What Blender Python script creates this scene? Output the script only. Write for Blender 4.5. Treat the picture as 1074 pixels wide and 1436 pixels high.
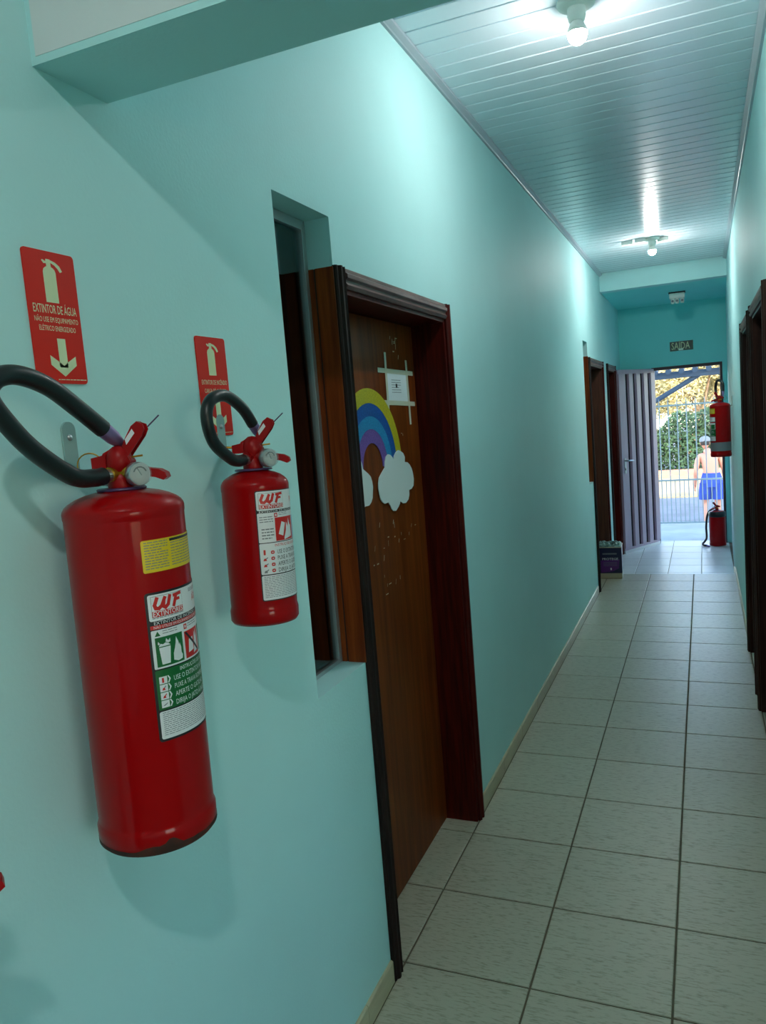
import bpy, bmesh, math, random
from mathutils import Vector, Matrix, Euler

random.seed(7)
SC = bpy.context.scene
COL = SC.collection
for o in list(bpy.data.objects):
    bpy.data.objects.remove(o, do_unlink=True)

# ------------------------------------------------------------------ camera
cam_d = bpy.data.cameras.new('camera')
cam = bpy.data.objects.new('camera', cam_d)
COL.objects.link(cam)
R_ = Vector((0.92166847, 0.37972132, -0.07961746))
U_ = Vector((0.02914297, 0.13687366, 0.99015973))
F_ = Vector((-0.3868823, 0.9149193, -0.11508593))
cam.matrix_world = Matrix(((R_.x, U_.x, -F_.x, 0.93817),
                           (R_.y, U_.y, -F_.y, 0.0),
                           (R_.z, U_.z, -F_.z, 1.71594),
                           (0, 0, 0, 1)))
cam_d.sensor_fit = 'HORIZONTAL'
cam_d.sensor_width = 36.0
cam_d.lens = 1079.55 * 36.0 / 1074.0
cam_d.clip_start = 0.02
cam_d.clip_end = 300
SC.camera = cam

# ------------------------------------------------------------------ sky, sun, exposure
world = bpy.data.worlds.new('world')
SC.world = world
world.use_nodes = True
wn = world.node_tree
wn.nodes.clear()
w_out = wn.nodes.new('ShaderNodeOutputWorld')
w_bg = wn.nodes.new('ShaderNodeBackground')
w_sky = wn.nodes.new('ShaderNodeTexSky')
w_sky.sky_type = 'NISHITA'
w_sky.sun_disc = False
w_sky.sun_elevation = math.radians(24)
w_sky.sun_rotation = math.radians(180)
w_bg.inputs['Strength'].default_value = 0.60
wn.links.new(w_sky.outputs['Color'], w_bg.inputs['Color'])
wn.links.new(w_bg.outputs['Background'], w_out.inputs['Surface'])
sun_d = bpy.data.lights.new('sun', 'SUN')
sun_d.energy = 3.2
sun_d.color = (1.0, 0.86, 0.62)
sun_d.angle = math.radians(0.8)
sun = bpy.data.objects.new('sun', sun_d)
COL.objects.link(sun)
sun.rotation_euler = Vector((0.12, 1.0, -0.46)).to_track_quat('-Z', 'Y').to_euler()
sun.location = (0, -6, 9)

SC.view_settings.view_transform = 'Standard'
SC.view_settings.look = 'None'
SC.view_settings.gamma = 1.0
SC.view_settings.use_curve_mapping = False
SC.view_settings.exposure = 1.22
SC.cycles.max_bounces = 14
SC.cycles.diffuse_bounces = 12
SC.cycles.caustics_reflective = False
SC.cycles.caustics_refractive = False
SC.cycles.sample_clamp_indirect = 6.0

BULB_POWER = 220.0      # radiance of the near corridor bulb's globe
BULB2_POWER = 330.0     # the far corridor bulb is a stronger one
ROOM_POWER = 450.0      # the lamp in the room the photographer stands in

W = 1.187               # corridor width
H = 3.036               # PVC ceiling height
YB0, YB1, ZB = 0.975, 1.14, 2.303   # near beam
YS = 8.36               # far beam face
ZS = 2.86               # soffit of the far recess
YE = 10.15              # end wall
YT = 8.0                # step down to the porch tiles
ZP = -0.07              # porch floor level
ZG = -0.75              # street level


# ------------------------------------------------------------------ helpers
def lin(c):
    c = c / 255.0
    return c / 12.92 if c <= 0.04045 else ((c + 0.055) / 1.055) ** 2.4


def rgb(r, g, b):
    return (lin(r), lin(g), lin(b), 1.0)


def mat(name, col, rough=0.6, metal=0.0, spec=0.5, coat=0.0, var=0.0, vscale=6.0, bump=0.0, bscale=300.0,
        stretch=(1, 1, 1), col2=None, emit=None, trans=0.0, rand=0.0, ramp=(0.36, 0.64)):
    m = bpy.data.materials.new(name)
    m.use_nodes = True
    nt = m.node_tree
    b = nt.nodes['Principled BSDF']
    b.inputs['Base Color'].default_value = col
    b.inputs['Roughness'].default_value = rough
    b.inputs['Metallic'].default_value = metal
    b.inputs['Specular IOR Level'].default_value = spec
    b.inputs['Coat Weight'].default_value = coat
    b.inputs['Coat Roughness'].default_value = 0.08
    if trans:
        b.inputs['Transmission Weight'].default_value = trans
        b.inputs['IOR'].default_value = 1.5
    if emit:
        b.inputs['Emission Color'].default_value = emit[0]
        b.inputs['Emission Strength'].default_value = emit[1]
    if var or bump or col2 is not None or rand:
        tc = nt.nodes.new('ShaderNodeTexCoord')
        mp = nt.nodes.new('ShaderNodeMapping')
        mp.inputs['Scale'].default_value = stretch
        nt.links.new(tc.outputs['Object'], mp.inputs['Vector'])
        vec = mp.outputs['Vector']
        oi = nt.nodes.new('ShaderNodeObjectInfo')
        va = nt.nodes.new('ShaderNodeVectorMath')
        va.operation = 'ADD'
        cb = nt.nodes.new('ShaderNodeCombineXYZ')
        ml = nt.nodes.new('ShaderNodeMath')
        ml.operation = 'MULTIPLY'
        ml.inputs[1].default_value = 37.0
        nt.links.new(oi.outputs['Random'], ml.inputs[0])
        for k in range(3):
            nt.links.new(ml.outputs[0], cb.inputs[k])
        nt.links.new(vec, va.inputs[0])
        nt.links.new(cb.outputs[0], va.inputs[1])
        vec = va.outputs[0]
        src = None
        if var or col2 is not None:
            nz = nt.nodes.new('ShaderNodeTexNoise')
            nz.inputs['Scale'].default_value = vscale
            nz.inputs['Detail'].default_value = 6
            nz.inputs['Roughness'].default_value = 0.6
            nt.links.new(vec, nz.inputs['Vector'])
            rp = nt.nodes.new('ShaderNodeValToRGB')
            rp.color_ramp.elements[0].position = ramp[0]
            rp.color_ramp.elements[1].position = ramp[1]
            c2 = col2 if col2 is not None else tuple(c * (1 - var) for c in col[:3]) + (1,)
            rp.color_ramp.elements[0].color = c2
            rp.color_ramp.elements[1].color = col
            nt.links.new(nz.outputs['Fac'], rp.inputs['Fac'])
            src = rp.outputs['Color']
        if rand:
            hv = nt.nodes.new('ShaderNodeHueSaturation')
            mr = nt.nodes.new('ShaderNodeMapRange')
            mr.inputs['To Min'].default_value = 1 - rand
            mr.inputs['To Max'].default_value = 1 + rand
            nt.links.new(oi.outputs['Random'], mr.inputs['Value'])
            nt.links.new(mr.outputs['Result'], hv.inputs['Value'])
            if src:
                nt.links.new(src, hv.inputs['Color'])
            else:
                hv.inputs['Color'].default_value = col
            src = hv.outputs['Color']
        if src:
            nt.links.new(src, b.inputs['Base Color'])
        if bump:
            n2 = nt.nodes.new('ShaderNodeTexNoise')
            n2.inputs['Scale'].default_value = bscale
            n2.inputs['Detail'].default_value = 4
            nt.links.new(vec, n2.inputs['Vector'])
            bp = nt.nodes.new('ShaderNodeBump')
            bp.inputs['Strength'].default_value = bump
            bp.inputs['Distance'].default_value = 0.002
            nt.links.new(n2.outputs['Fac'], bp.inputs['Height'])
            nt.links.new(bp.outputs['Normal'], b.inputs['Normal'])
    return m


class MB:
    """collects boxes, lathes, tubes and prisms into ONE mesh"""

    def __init__(self):
        self.v, self.f, self.m, self.s = [], [], [], []

    def add(self, vs, fs, mi=0, smooth=False):
        n = len(self.v)
        self.v += [tuple(p) for p in vs]
        for f in fs:
            self.f.append([n + i for i in f])
            self.m.append(mi)
            self.s.append(smooth)
        return self

    def box(self, x0, x1, y0, y1, z0, z1, mi=0, bev=0.0):
        if bev <= 0:
            vs = [(x, y, z) for z in (z0, z1) for y in (y0, y1) for x in (x0, x1)]
            fs = [(0, 2, 3, 1), (4, 5, 7, 6), (0, 1, 5, 4), (2, 6, 7, 3), (0, 4, 6, 2), (1, 3, 7, 5)]
            return self.add(vs, fs, mi)
        bm = bmesh.new()
        bmesh.ops.create_cube(bm, size=1)
        for v in bm.verts:
            v.co = Vector(((x0 + x1) / 2 + v.co.x * (x1 - x0), (y0 + y1) / 2 + v.co.y * (y1 - y0),
                           (z0 + z1) / 2 + v.co.z * (z1 - z0)))
        bmesh.ops.bevel(bm, geom=bm.edges[:], offset=bev, segments=2, affect='EDGES', profile=0.5)
        self.bm(bm, mi)
        return self

    def bm(self, bm, mi=0, smooth=False):
        bm.verts.index_update()
        self.add([v.co[:] for v in bm.verts], [[v.index for v in f.verts] for f in bm.faces], mi, smooth)
        bm.free()
        return self

    def lathe(self, prof, c=(0, 0, 0), axis=(0, 0, 1), n=32, mi=0, smooth=True, cap=True):
        """prof: list of (radius, height) along axis"""
        q = Vector((0, 0, 1)).rotation_difference(Vector(axis).normalized())
        vs, fs = [], []
        for r, h in prof:
            for k in range(n):
                a = 2 * math.pi * k / n
                vs.append(Vector(c) + q @ Vector((r * math.cos(a), r * math.sin(a), h)))
        for i in range(len(prof) - 1):
            for k in range(n):
                k2 = (k + 1) % n
                fs.append((i * n + k, i * n + k2, (i + 1) * n + k2, (i + 1) * n + k))
        self.add(vs, fs, mi, smooth)
        if cap:
            self.add(vs[:n], [tuple(range(n - 1, -1, -1))], mi)
            self.add(vs[-n:], [tuple(range(n))], mi)
        return self

    def tube(self, pts, r, n=10, mi=0, closed=False, cap=True):
        pts = [Vector(p) for p in pts]
        N = len(pts)
        rs = r if isinstance(r, (list, tuple)) else [r] * N
        vs, fs = [], []
        up = None
        for i, p in enumerate(pts):
            if closed:
                t = pts[(i + 1) % N] - pts[i - 1]
            else:
                t = pts[min(i + 1, N - 1)] - pts[max(i - 1, 0)]
            t.normalize()
            if up is None:
                up = t.orthogonal().normalized()
            else:
                up = (up - t * up.dot(t)).normalized()
            w = t.cross(up)
            for k in range(n):
                a = 2 * math.pi * k / n
                vs.append(p + (up * math.cos(a) + w * math.sin(a)) * rs[i])
        for i in range(N if closed else N - 1):
            j = (i + 1) % N
            for k in range(n):
                k2 = (k + 1) % n
                fs.append((i * n + k, i * n + k2, j * n + k2, j * n + k))
        self.add(vs, fs, mi, True)
        if cap and not closed:
            self.add(vs[:n], [tuple(range(n - 1, -1, -1))], mi)
            self.add(vs[-n:], [tuple(range(n))], mi)
        return self

    def prism(self, poly, fn, d0, d1, mi=0):
        """poly in (u,v), fn(u,v,d)->xyz, extruded from depth d0 to d1"""
        n = len(poly)
        vs = [fn(u, v, d0) for u, v in poly] + [fn(u, v, d1) for u, v in poly]
        fs = [tuple(range(n - 1, -1, -1)), tuple(range(n, 2 * n))]
        fs += [(k, (k + 1) % n, n + (k + 1) % n, n + k) for k in range(n)]
        return self.add(vs, fs, mi)

    def mesh(self, name, mats):
        me = bpy.data.meshes.new(name)
        me.from_pydata(self.v, [], self.f)
        for m in (mats if isinstance(mats, (list, tuple)) else [mats]):
            me.materials.append(m)
        me.polygons.foreach_set('material_index', self.m)
        me.polygons.foreach_set('use_smooth', self.s)
        bm = bmesh.new()
        bm.from_mesh(me)
        bmesh.ops.recalc_face_normals(bm, faces=bm.faces[:])
        bm.to_mesh(me)
        bm.free()
        me.update()
        return me


def obj(name, mb, mats, parent=None, loc=None):
    me = mb.mesh(name, mats) if isinstance(mb, MB) else mb
    o = bpy.data.objects.new(name, me)
    COL.objects.link(o)
    if parent is not None:
        o.parent = parent
    if loc is not None:
        o.location = loc
    return o


def tag(o, label=None, cat=None, group=None, kind=None):
    if label:
        o['label'] = label
    if cat:
        o['category'] = cat
    if group:
        o['group'] = group
    if kind:
        o['kind'] = kind
    return o


def empty(name, loc=(0, 0, 0), rot=(0, 0, 0), label=None, cat=None, group=None, kind=None):
    o = bpy.data.objects.new(name, None)
    COL.objects.link(o)
    o.location = loc
    o.rotation_euler = rot
    o.empty_display_size = 0.05
    return tag(o, label, cat, group, kind)


def spline(pts, sub=8, closed=False):
    P = [Vector(p) for p in pts]
    n = len(P)
    out = []
    rng = n if closed else n - 1
    for i in range(rng):
        if closed:
            a, b, c, d = P[i - 1], P[i], P[(i + 1) % n], P[(i + 2) % n]
        else:
            a, b, c, d = P[max(i - 1, 0)], P[i], P[i + 1], P[min(i + 2, n - 1)]
        for k in range(sub):
            t = k / sub
            out.append(0.5 * ((2 * b) + (c - a) * t + (2 * a - 5 * b + 4 * c - d) * t * t +
                              (3 * b - a - 3 * c + d) * t ** 3))
    if not closed:
        out.append(P[-1])
    return out


def rrect(u0, v0, u1, v1, r, n=5):
    r = min(r, abs(u1 - u0) / 2, abs(v1 - v0) / 2)
    pts = []
    for cx, cy, a0 in ((u1 - r, v1 - r, 0), (u0 + r, v1 - r, 90), (u0 + r, v0 + r, 180), (u1 - r, v0 + r, 270)):
        for k in range(n + 1):
            a = math.radians(a0 + 90 * k / n)
            pts.append((cx + r * math.cos(a), cy + r * math.sin(a)))
    return pts


def flatten(polys):
    return polys


def text_faces(s, bold=0.0, shear=0.0):
    cu = bpy.data.curves.new('txt', 'FONT')
    cu.body = s
    cu.size = 1.0
    cu.resolution_u = 2
    cu.offset = bold
    cu.shear = shear
    to = bpy.data.objects.new('txt', cu)
    COL.objects.link(to)
    dg = bpy.context.evaluated_depsgraph_get()
    me = bpy.data.meshes.new_from_object(to.evaluated_get(dg))
    vs = [(v.co.x, v.co.y) for v in me.vertices]
    fs = [list(p.vertices) for p in me.polygons]
    bpy.data.objects.remove(to, do_unlink=True)
    bpy.data.meshes.remove(me)
    bpy.data.curves.remove(cu)
    return vs, fs


CAP = max(p[1] for p in text_faces('H')[0])


class Print:
    """flat print in layers; u to the right, v DOWN from the top, both in metres"""

    def __init__(self):
        self.items = []     # (mat index, layer, verts2d, faces)

    def poly(self, pts, mi, layer=1):
        self.items.append((mi, layer, list(pts), [list(range(len(pts)))]))

    def rect(self, u0, v0, u1, v1, mi, layer=1, r=0.0):
        self.poly(rrect(u0, v0, u1, v1, r) if r else [(u0, v0), (u1, v0), (u1, v1), (u0, v1)], mi, layer)

    def text(self, s, u0, v0, u1, v1, mi, layer=2, bold=0.0, shear=0.0):
        """fit text s into the box"""
        vs, fs = text_faces(s, bold, shear)
        if not vs:
            return
        x0 = min(p[0] for p in vs); x1 = max(p[0] for p in vs)
        y0, y1 = 0.0, CAP
        q = [(u0 + (x - x0) / (x1 - x0) * (u1 - u0), v1 - (y - y0) / (y1 - y0) * (v1 - v0)) for x, y in vs]
        self.items.append((mi, layer, q, fs))

    def stroke(self, pts, w, mi, layer=2):
        for (a, b), (c, d) in zip(pts[:-1], pts[1:]):
            L = math.hypot(c - a, d - b)
            nx, ny = -(d - b) / L * w / 2, (c - a) / L * w / 2
            ex, ey = (c - a) / L * w * 0.3, (d - b) / L * w * 0.3
            self.poly([(a + nx - ex, b + ny - ey), (c + nx + ex, d + ny + ey), (c - nx + ex, d - ny + ey), (a - nx - ex, b - ny - ey)], mi, layer)

    def logo(self, u0, v0, u1, v1, mi, layer):
        P = lambda q: [(u0 + a * (u1 - u0), v0 + b * (v1 - v0)) for a, b in q]
        w = (u1 - u0) * 0.115
        self.stroke(P([(0.14, 0.08), (0.05, 0.62), (0.08, 0.88), (0.18, 0.92), (0.28, 0.72), (0.40, 0.12)]), w, mi, layer)
        self.stroke(P([(0.36, 0.35), (0.33, 0.80), (0.40, 0.93), (0.50, 0.72), (0.58, 0.06)]), w, mi, layer)
        self.stroke(P([(0.82, 0.14), (0.70, 0.95)]), w, mi, layer)
        self.stroke(P([(0.72, 0.12), (1.00, 0.05)]), w * 0.9, mi, layer)
        self.stroke(P([(0.76, 0.50), (0.93, 0.46)]), w * 0.8, mi, layer)

    def lines(self, u0, v0, u1, v1, n, mi, layer=2, h=0.4, seed=1):
        rr = random.Random(seed)
        p = (v1 - v0) / n
        for k in range(n):
            v = v0 + k * p
            u = u0
            end = u1 - (rr.random() * 0.3 * (u1 - u0) if k % 4 == 3 else 0)
            while u < end:
                w = rr.uniform(0.003, 0.010)
                self.rect(u, v, min(u + w, end), v + p * h, mi, layer)
                u += w + 0.0012

    def build(self, name, mats, fn, parent, step=None, gap=0.0002):
        """fn(u, v, d) -> xyz; step: cut columns for bending"""
        mb = MB()
        for mi, layer, vs, fs in self.items:
            bm = bmesh.new()
            bv = [bm.verts.new((u, v, 0)) for u, v in vs]
            for f in fs:
                try:
                    bm.faces.new([bv[i] for i in f])
                except ValueError:
                    pass
            if step:
                u0 = min(p[0] for p in vs); u1 = max(p[0] for p in vs)
                k = math.floor(u0 / step) + 1
                while k * step < u1:
                    bmesh.ops.bisect_plane(bm, geom=bm.verts[:] + bm.edges[:] + bm.faces[:],
                                           plane_co=(k * step, 0, 0), plane_no=(1, 0, 0), dist=1e-7)
                    k += 1
            bm.verts.index_update()
            mb.add([fn(v.co.x, v.co.y, gap * layer) for v in bm.verts],
                   [[v.index for v in f.verts] for f in bm.faces], mi, bool(step))
            bm.free()
        me = bpy.data.meshes.new(name)
        me.from_pydata(mb.v, [], mb.f)
        for m in mats:
            me.materials.append(m)
        me.polygons.foreach_set('material_index', mb.m)
        me.polygons.foreach_set('use_smooth', mb.s)
        o = bpy.data.objects.new(name, me)
        COL.objects.link(o)
        o.parent = parent
        return o


# ------------------------------------------------------------------ materials
M = {}
M['wall'] = mat('mint_paint', rgb(190, 234, 234), 0.6, spec=0.18, var=0.03, vscale=2.5, bump=0.25, bscale=120)
M['wall_deep'] = mat('turquoise_paint', rgb(142, 234, 232), 0.6, spec=0.18, var=0.03, vscale=2.5, bump=0.25, bscale=120)
M['white_paint'] = mat('white_paint', rgb(222, 224, 224), 0.6, bump=0.2, bscale=120)
M['pvc'] = mat('white_pvc', rgb(214, 226, 234), 0.24, spec=0.6, rand=0.02)
M['pvc_dark'] = mat('grey_backing', rgb(120, 126, 132), 0.8)
M['pvc_trim'] = mat('pvc_trim', rgb(170, 182, 190), 0.4)
M['tile'] = mat('beige_tile', rgb(184, 179, 160), 0.36, spec=0.5, col2=rgb(144, 138, 117), vscale=11.0,
                stretch=(2.8, 13.0, 1), bump=0.12, bscale=60, rand=0.03, ramp=(0.30, 0.50))
M['tile_porch'] = mat('pale_porch_tile', rgb(228, 228, 224), 0.3, var=0.06, vscale=8, rand=0.03)
M['tile_base'] = mat('beige_skirting_tile', rgb(196, 184, 152), 0.35, var=0.12, vscale=14, stretch=(1, 1, 4), rand=0.04)
M['grout'] = mat('dark_grout', rgb(112, 104, 86), 0.9, var=0.3, vscale=12)
M['grout_wall'] = mat('skirting_joint', rgb(140, 132, 112), 0.9)
M['concrete'] = mat('porch_concrete', rgb(190, 190, 186), 0.7, var=0.2, vscale=2.5, bump=0.3, bscale=40)
M['asphalt'] = mat('asphalt', rgb(128, 130, 134), 0.9, var=0.25, vscale=1.5, bump=0.4, bscale=30)
M['earth'] = mat('dry_earth', rgb(205, 172, 124), 0.95, var=0.25, vscale=1.2)
M['kerb'] = mat('kerb_concrete', rgb(168, 122, 104), 0.9, var=0.2, vscale=3)
M['wood_dark'] = mat('dark_red_varnish', rgb(88, 20, 11), 0.42, spec=0.16, col2=rgb(56, 9, 6), vscale=7,
                     stretch=(9, 9, 0.5))
M['wood_casing'] = mat('brown_casing_wood', rgb(112, 78, 72), 0.45, spec=0.5, col2=rgb(74, 46, 42), vscale=7,
                       stretch=(8, 0.8, 8))
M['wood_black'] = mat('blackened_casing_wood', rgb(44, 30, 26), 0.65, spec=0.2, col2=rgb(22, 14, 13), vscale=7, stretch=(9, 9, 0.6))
M['wood_leaf'] = mat('brown_door_veneer', rgb(128, 60, 18), 0.42, spec=0.16, col2=rgb(98, 40, 10), vscale=5,
                     stretch=(7, 7, 0.35))
M['wood_side'] = mat('orange_brown_jamb', rgb(140, 66, 24), 0.45, spec=0.18, col2=rgb(104, 42, 12), vscale=6,
                     stretch=(9, 9, 0.5))
M['wood_seam'] = mat('dark_jamb_seam', rgb(44, 20, 12), 0.7)
M['wood_right'] = mat('dark_brown_varnish', rgb(66, 36, 28), 0.45, spec=0.2, col2=rgb(40, 21, 17), vscale=7, stretch=(9, 9, 0.5))
M['wood_far'] = mat('far_door_wood', rgb(92, 52, 34), 0.4, col2=rgb(66, 34, 22), vscale=6, stretch=(9, 9, 0.5))
M['alu'] = mat('aluminium', rgb(176, 186, 188), 0.35, metal=0.7)
M['glass'] = mat('window_glass', (0.75, 0.8, 0.8, 1), 0.02)
gn = M['glass'].node_tree
gf = gn.nodes.new('ShaderNodeFresnel')
gf.inputs['IOR'].default_value = 2.3
gt = gn.nodes.new('ShaderNodeBsdfTransparent')
gt.inputs['Color'].default_value = (0.72, 0.78, 0.76, 1)
gg = gn.nodes.new('ShaderNodeBsdfGlossy')
gg.inputs['Roughness'].default_value = 0.02
gm = gn.nodes.new('ShaderNodeMixShader')
gn.links.new(gf.outputs[0], gm.inputs[0])
gn.links.new(gt.outputs[0], gm.inputs[1])
gn.links.new(gg.outputs[0], gm.inputs[2])
gn.links.new(gm.outputs[0], gn.nodes['Material Output'].inputs['Surface'])
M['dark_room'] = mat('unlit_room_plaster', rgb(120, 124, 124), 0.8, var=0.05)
M['ext_red'] = mat('extinguisher_red', (0.36, 0.002, 0.003, 1), 0.3, spec=0.06, coat=0.30, var=0.10, vscale=4)
M['rust'] = mat('rusty_worn_rim', rgb(36, 28, 22), 0.85, col2=rgb(78, 34, 20), vscale=40)
M['valve_red'] = mat('valve_red', (0.34, 0.004, 0.005, 1), 0.36, spec=0.2, coat=0.08, var=0.15, vscale=30)
M['brass'] = mat('brass', rgb(196, 150, 50), 0.32, metal=0.85)
M['steel'] = mat('bright_steel', rgb(190, 194, 196), 0.28, metal=0.9)
M['purple_metal'] = mat('anodised_ferrule', rgb(150, 128, 176), 0.35, metal=0.6)
M['rubber'] = mat('black_rubber', rgb(20, 26, 27), 0.36, spec=0.5, bump=0.05, bscale=200)
M['ring'] = mat('violet_inspection_ring', rgb(72, 50, 92), 0.4)
M['gauge_face'] = mat('gauge_face', rgb(176, 178, 174), 0.4)
M['gauge_mark'] = mat('gauge_mark', rgb(40, 40, 40), 0.5)
M['clear'] = mat('clear_plastic', rgb(222, 232, 232), 0.06)
M['clear'].node_tree.nodes['Principled BSDF'].inputs['Alpha'].default_value = 0.16
M['hook'] = mat('pale_hook_plastic', rgb(176, 212, 208), 0.25, trans=0.35)
M['white'] = mat('print_white', rgb(226, 228, 230), 0.4)
M['white_plastic'] = mat('white_plastic', rgb(232, 232, 224), 0.4)
M['black'] = mat('print_black', rgb(16, 18, 24), 0.4)
M['yellow'] = mat('print_yellow', rgb(226, 196, 16), 0.4)
M['green'] = mat('print_green', rgb(8, 100, 44), 0.4)
M['red'] = mat('print_red', rgb(206, 30, 24), 0.4)
M['sign_red'] = mat('sign_red', rgb(216, 40, 26), 0.45, spec=0.2)
M['sign_pale'] = mat('luminescent_pale', rgb(214, 226, 182), 0.5)
M['blue'] = mat('print_blue', rgb(24, 80, 170), 0.4)
M['grey'] = mat('print_grey', rgb(120, 124, 130), 0.5)
M['darkgreen'] = mat('sign_dark_green', rgb(20, 62, 48), 0.4)
M['steel_maroon'] = mat('maroon_sheet_steel', rgb(186, 164, 184), 0.35, spec=0.5, var=0.12, vscale=3, stretch=(3, 3, 0.6))
M['steel_groove'] = mat('maroon_shadow_steel', rgb(38, 28, 40), 0.6, spec=0.2)  # shade between the ribs painted into the groove sheet's colour
M['frame_dark'] = mat('dark_steel_frame', rgb(60, 40, 46), 0.5)
M['strip'] = mat('aluminium_sweep', rgb(200, 204, 206), 0.4, metal=0.3)
M['gate'] = mat('grey_gate_paint', rgb(120, 140, 150), 0.5)
M['canopy'] = mat('blue_grey_canopy', rgb(66, 84, 110), 0.7)
M['bark'] = mat('pale_bark', rgb(150, 128, 104), 0.9, var=0.4, vscale=5)
M['leaf_yellow'] = mat('yellow_leaf', rgb(222, 208, 160), 0.6, col2=rgb(140, 138, 88), vscale=2.0, trans=0.0)
M['leaf_green'] = mat('green_leaf', rgb(62, 92, 62), 0.6, col2=rgb(28, 52, 40), vscale=3.0)
M['leaf_mid'] = mat('olive_leaf', rgb(190, 186, 110), 0.6, col2=rgb(120, 136, 70), vscale=2.0)
M['skin'] = mat('skin', rgb(198, 142, 120), 0.55)
M['cap'] = mat('grey_cap_cloth', rgb(126, 134, 140), 0.8)
M['hair'] = mat('dark_hair', rgb(46, 38, 34), 0.7)
M['shorts'] = mat('blue_cloth', rgb(44, 76, 168), 0.8, var=0.2, vscale=8)
M['sandal'] = mat('black_rubber_sandal', rgb(40, 40, 44), 0.7)
M['tin_dark'] = mat('tin_dark_blue', rgb(26, 28, 66), 0.35)
M['tin_purple'] = mat('tin_purple', rgb(92, 36, 118), 0.35)
M['tin_tan'] = mat('tin_bare_metal', rgb(176, 166, 140), 0.4, metal=0.3)
M['bag'] = mat('green_grey_bag', rgb(120, 160, 148), 0.4, col2=rgb(20, 60, 52), vscale=30)
M['rb_yellow'] = mat('glitter_yellow_foam', rgb(206, 190, 30), 0.5, col2=rgb(176, 160, 16), vscale=160)
M['rb_blue'] = mat('glitter_blue_foam', rgb(20, 92, 176), 0.5, col2=rgb(12, 66, 142), vscale=160)
M['rb_light'] = mat('glitter_light_blue_foam', rgb(40, 150, 200), 0.5, col2=rgb(26, 120, 176), vscale=160)
M['rb_purple'] = mat('glitter_purple_foam', rgb(132, 92, 172), 0.5, col2=rgb(106, 70, 148), vscale=160)
M['cloud'] = mat('white_foam_sheet', rgb(224, 228, 226), 0.6)
M['paper'] = mat('white_paper', rgb(226, 230, 234), 0.6)
M['tape'] = mat('cream_masking_tape', rgb(206, 200, 178), 0.6)
M['bulb_glow'] = mat('lit_bulb_globe', rgb(255, 250, 240), 0.4, emit=((1.0, 0.985, 0.95, 1), BULB_POWER))
M['bulb2_glow'] = mat('lit_strong_bulb_globe', rgb(255, 250, 240), 0.4, emit=((1.0, 0.985, 0.95, 1), BULB2_POWER))
M['room_glow'] = mat('lit_room_bulb_globe', rgb(255, 250, 240), 0.4, emit=((1.0, 0.98, 0.93, 1), ROOM_POWER))
M['sign_painted_shine'] = mat('painted_sign_sheen', rgb(220, 240, 226), 0.3)


# ------------------------------------------------------------------ setting
def wall_x(name, x0, x1, y0, y1, z0, z1, holes, mats, mi=0, mb=None):
    """wall slab between x0..x1, openings (ya, yb, za, zb)"""
    ys = sorted({y0, y1} | {h[0] for h in holes} | {h[1] for h in holes})
    mb = mb or MB()
    for a, b in zip(ys[:-1], ys[1:]):
        hs = sorted([(h[2], h[3]) for h in holes if h[0] <= a + 1e-6 and h[1] >= b - 1e-6])
        z = z0
        for za, zb in hs:
            if za > z + 1e-6:
                mb.box(x0, x1, a, b, z, za, mi)
            z = max(z, zb)
        if z < z1 - 1e-6:
            mb.box(x0, x1, a, b, z, z1, mi)
    return mb


# openings of the left wall: niche, door, niche, door, door
N1 = (1.691, 2.0, 1.021, 2.291)
D1 = (2.0, 3.0, -0.2, 2.11)
N2 = (6.91, 7.185, 1.03, 2.28)
D2 = (7.185, 8.21, -0.2, 2.10)
D3 = (8.66, 9.42, -0.2, 2.10)
mb = wall_x('l', -0.20, 0.0, -3.0, YE + 0.2, -0.2, 3.25, [N1, D1, N2, D2, D3], None)
tag(obj('wall_left', mb, [M['wall']]), 'mint green painted wall with two red signs and two extinguishers on it', 'wall', kind='structure')

D4 = (3.55, 4.47, -0.2, 2.11)
D5 = (4.74, 5.53, -0.2, 2.11)
mb = wall_x('r', W, W + 0.2, YB0, YS, -0.2, 3.25, [D4, D5], None)
# beyond the far beam the wall runs slightly outwards
mb.prism([(W, YS), (W + 0.2, YS), (W + 0.2, YE + 0.2), (W + 0.036, YE + 0.2)], lambda u, v, d: (u, v, d), -0.2, 3.25)
tag(obj('wall_right', mb, [M['wall']]), 'mint green wall along the right edge with two dark doorways', 'wall', kind='structure')

# end wall with the exit opening
DX0, DX1, DZ = 0.37, 1.165, 2.115
mb = MB()
mb.box(-0.2, DX0, YE, YE + 0.18, -0.2, 3.25)
mb.box(DX1, 1.5, YE, YE + 0.18, -0.2, 3.25)
mb.box(DX0, DX1, YE, YE + 0.18, DZ, 3.25)
tag(obj('wall_end', mb, [M['wall_deep']]), 'deep turquoise end wall above and around the open exit', 'wall', kind='structure')

# near room (behind and beside the camera)
mb = MB()
mb.box(-0.2, 4.0, -3.2, -3.0, -0.2, 3.25)
tag(obj('wall_back', mb, [M['wall']]), 'mint green wall behind the camera', 'wall', kind='structure')
mb = wall_x('rr', 3.8, 4.0, -3.0, YB0, -0.2, 3.25, [(-2.2, -0.6, 1.0, 2.1)], None)  # unseen opening added so that sky light fills the near room
tag(obj('wall_side', mb, [M['wall']]), 'mint green room wall with an added opening for sky light, right of the camera', 'wall', kind='structure')
mb = MB()
mb.box(W + 0.2, 4.0, YB0, YB1, -0.2, 3.25)
tag(obj('wall_front', mb, [M['wall']]), 'mint green wall beside the corridor mouth, right of the camera', 'wall', kind='structure')

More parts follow.
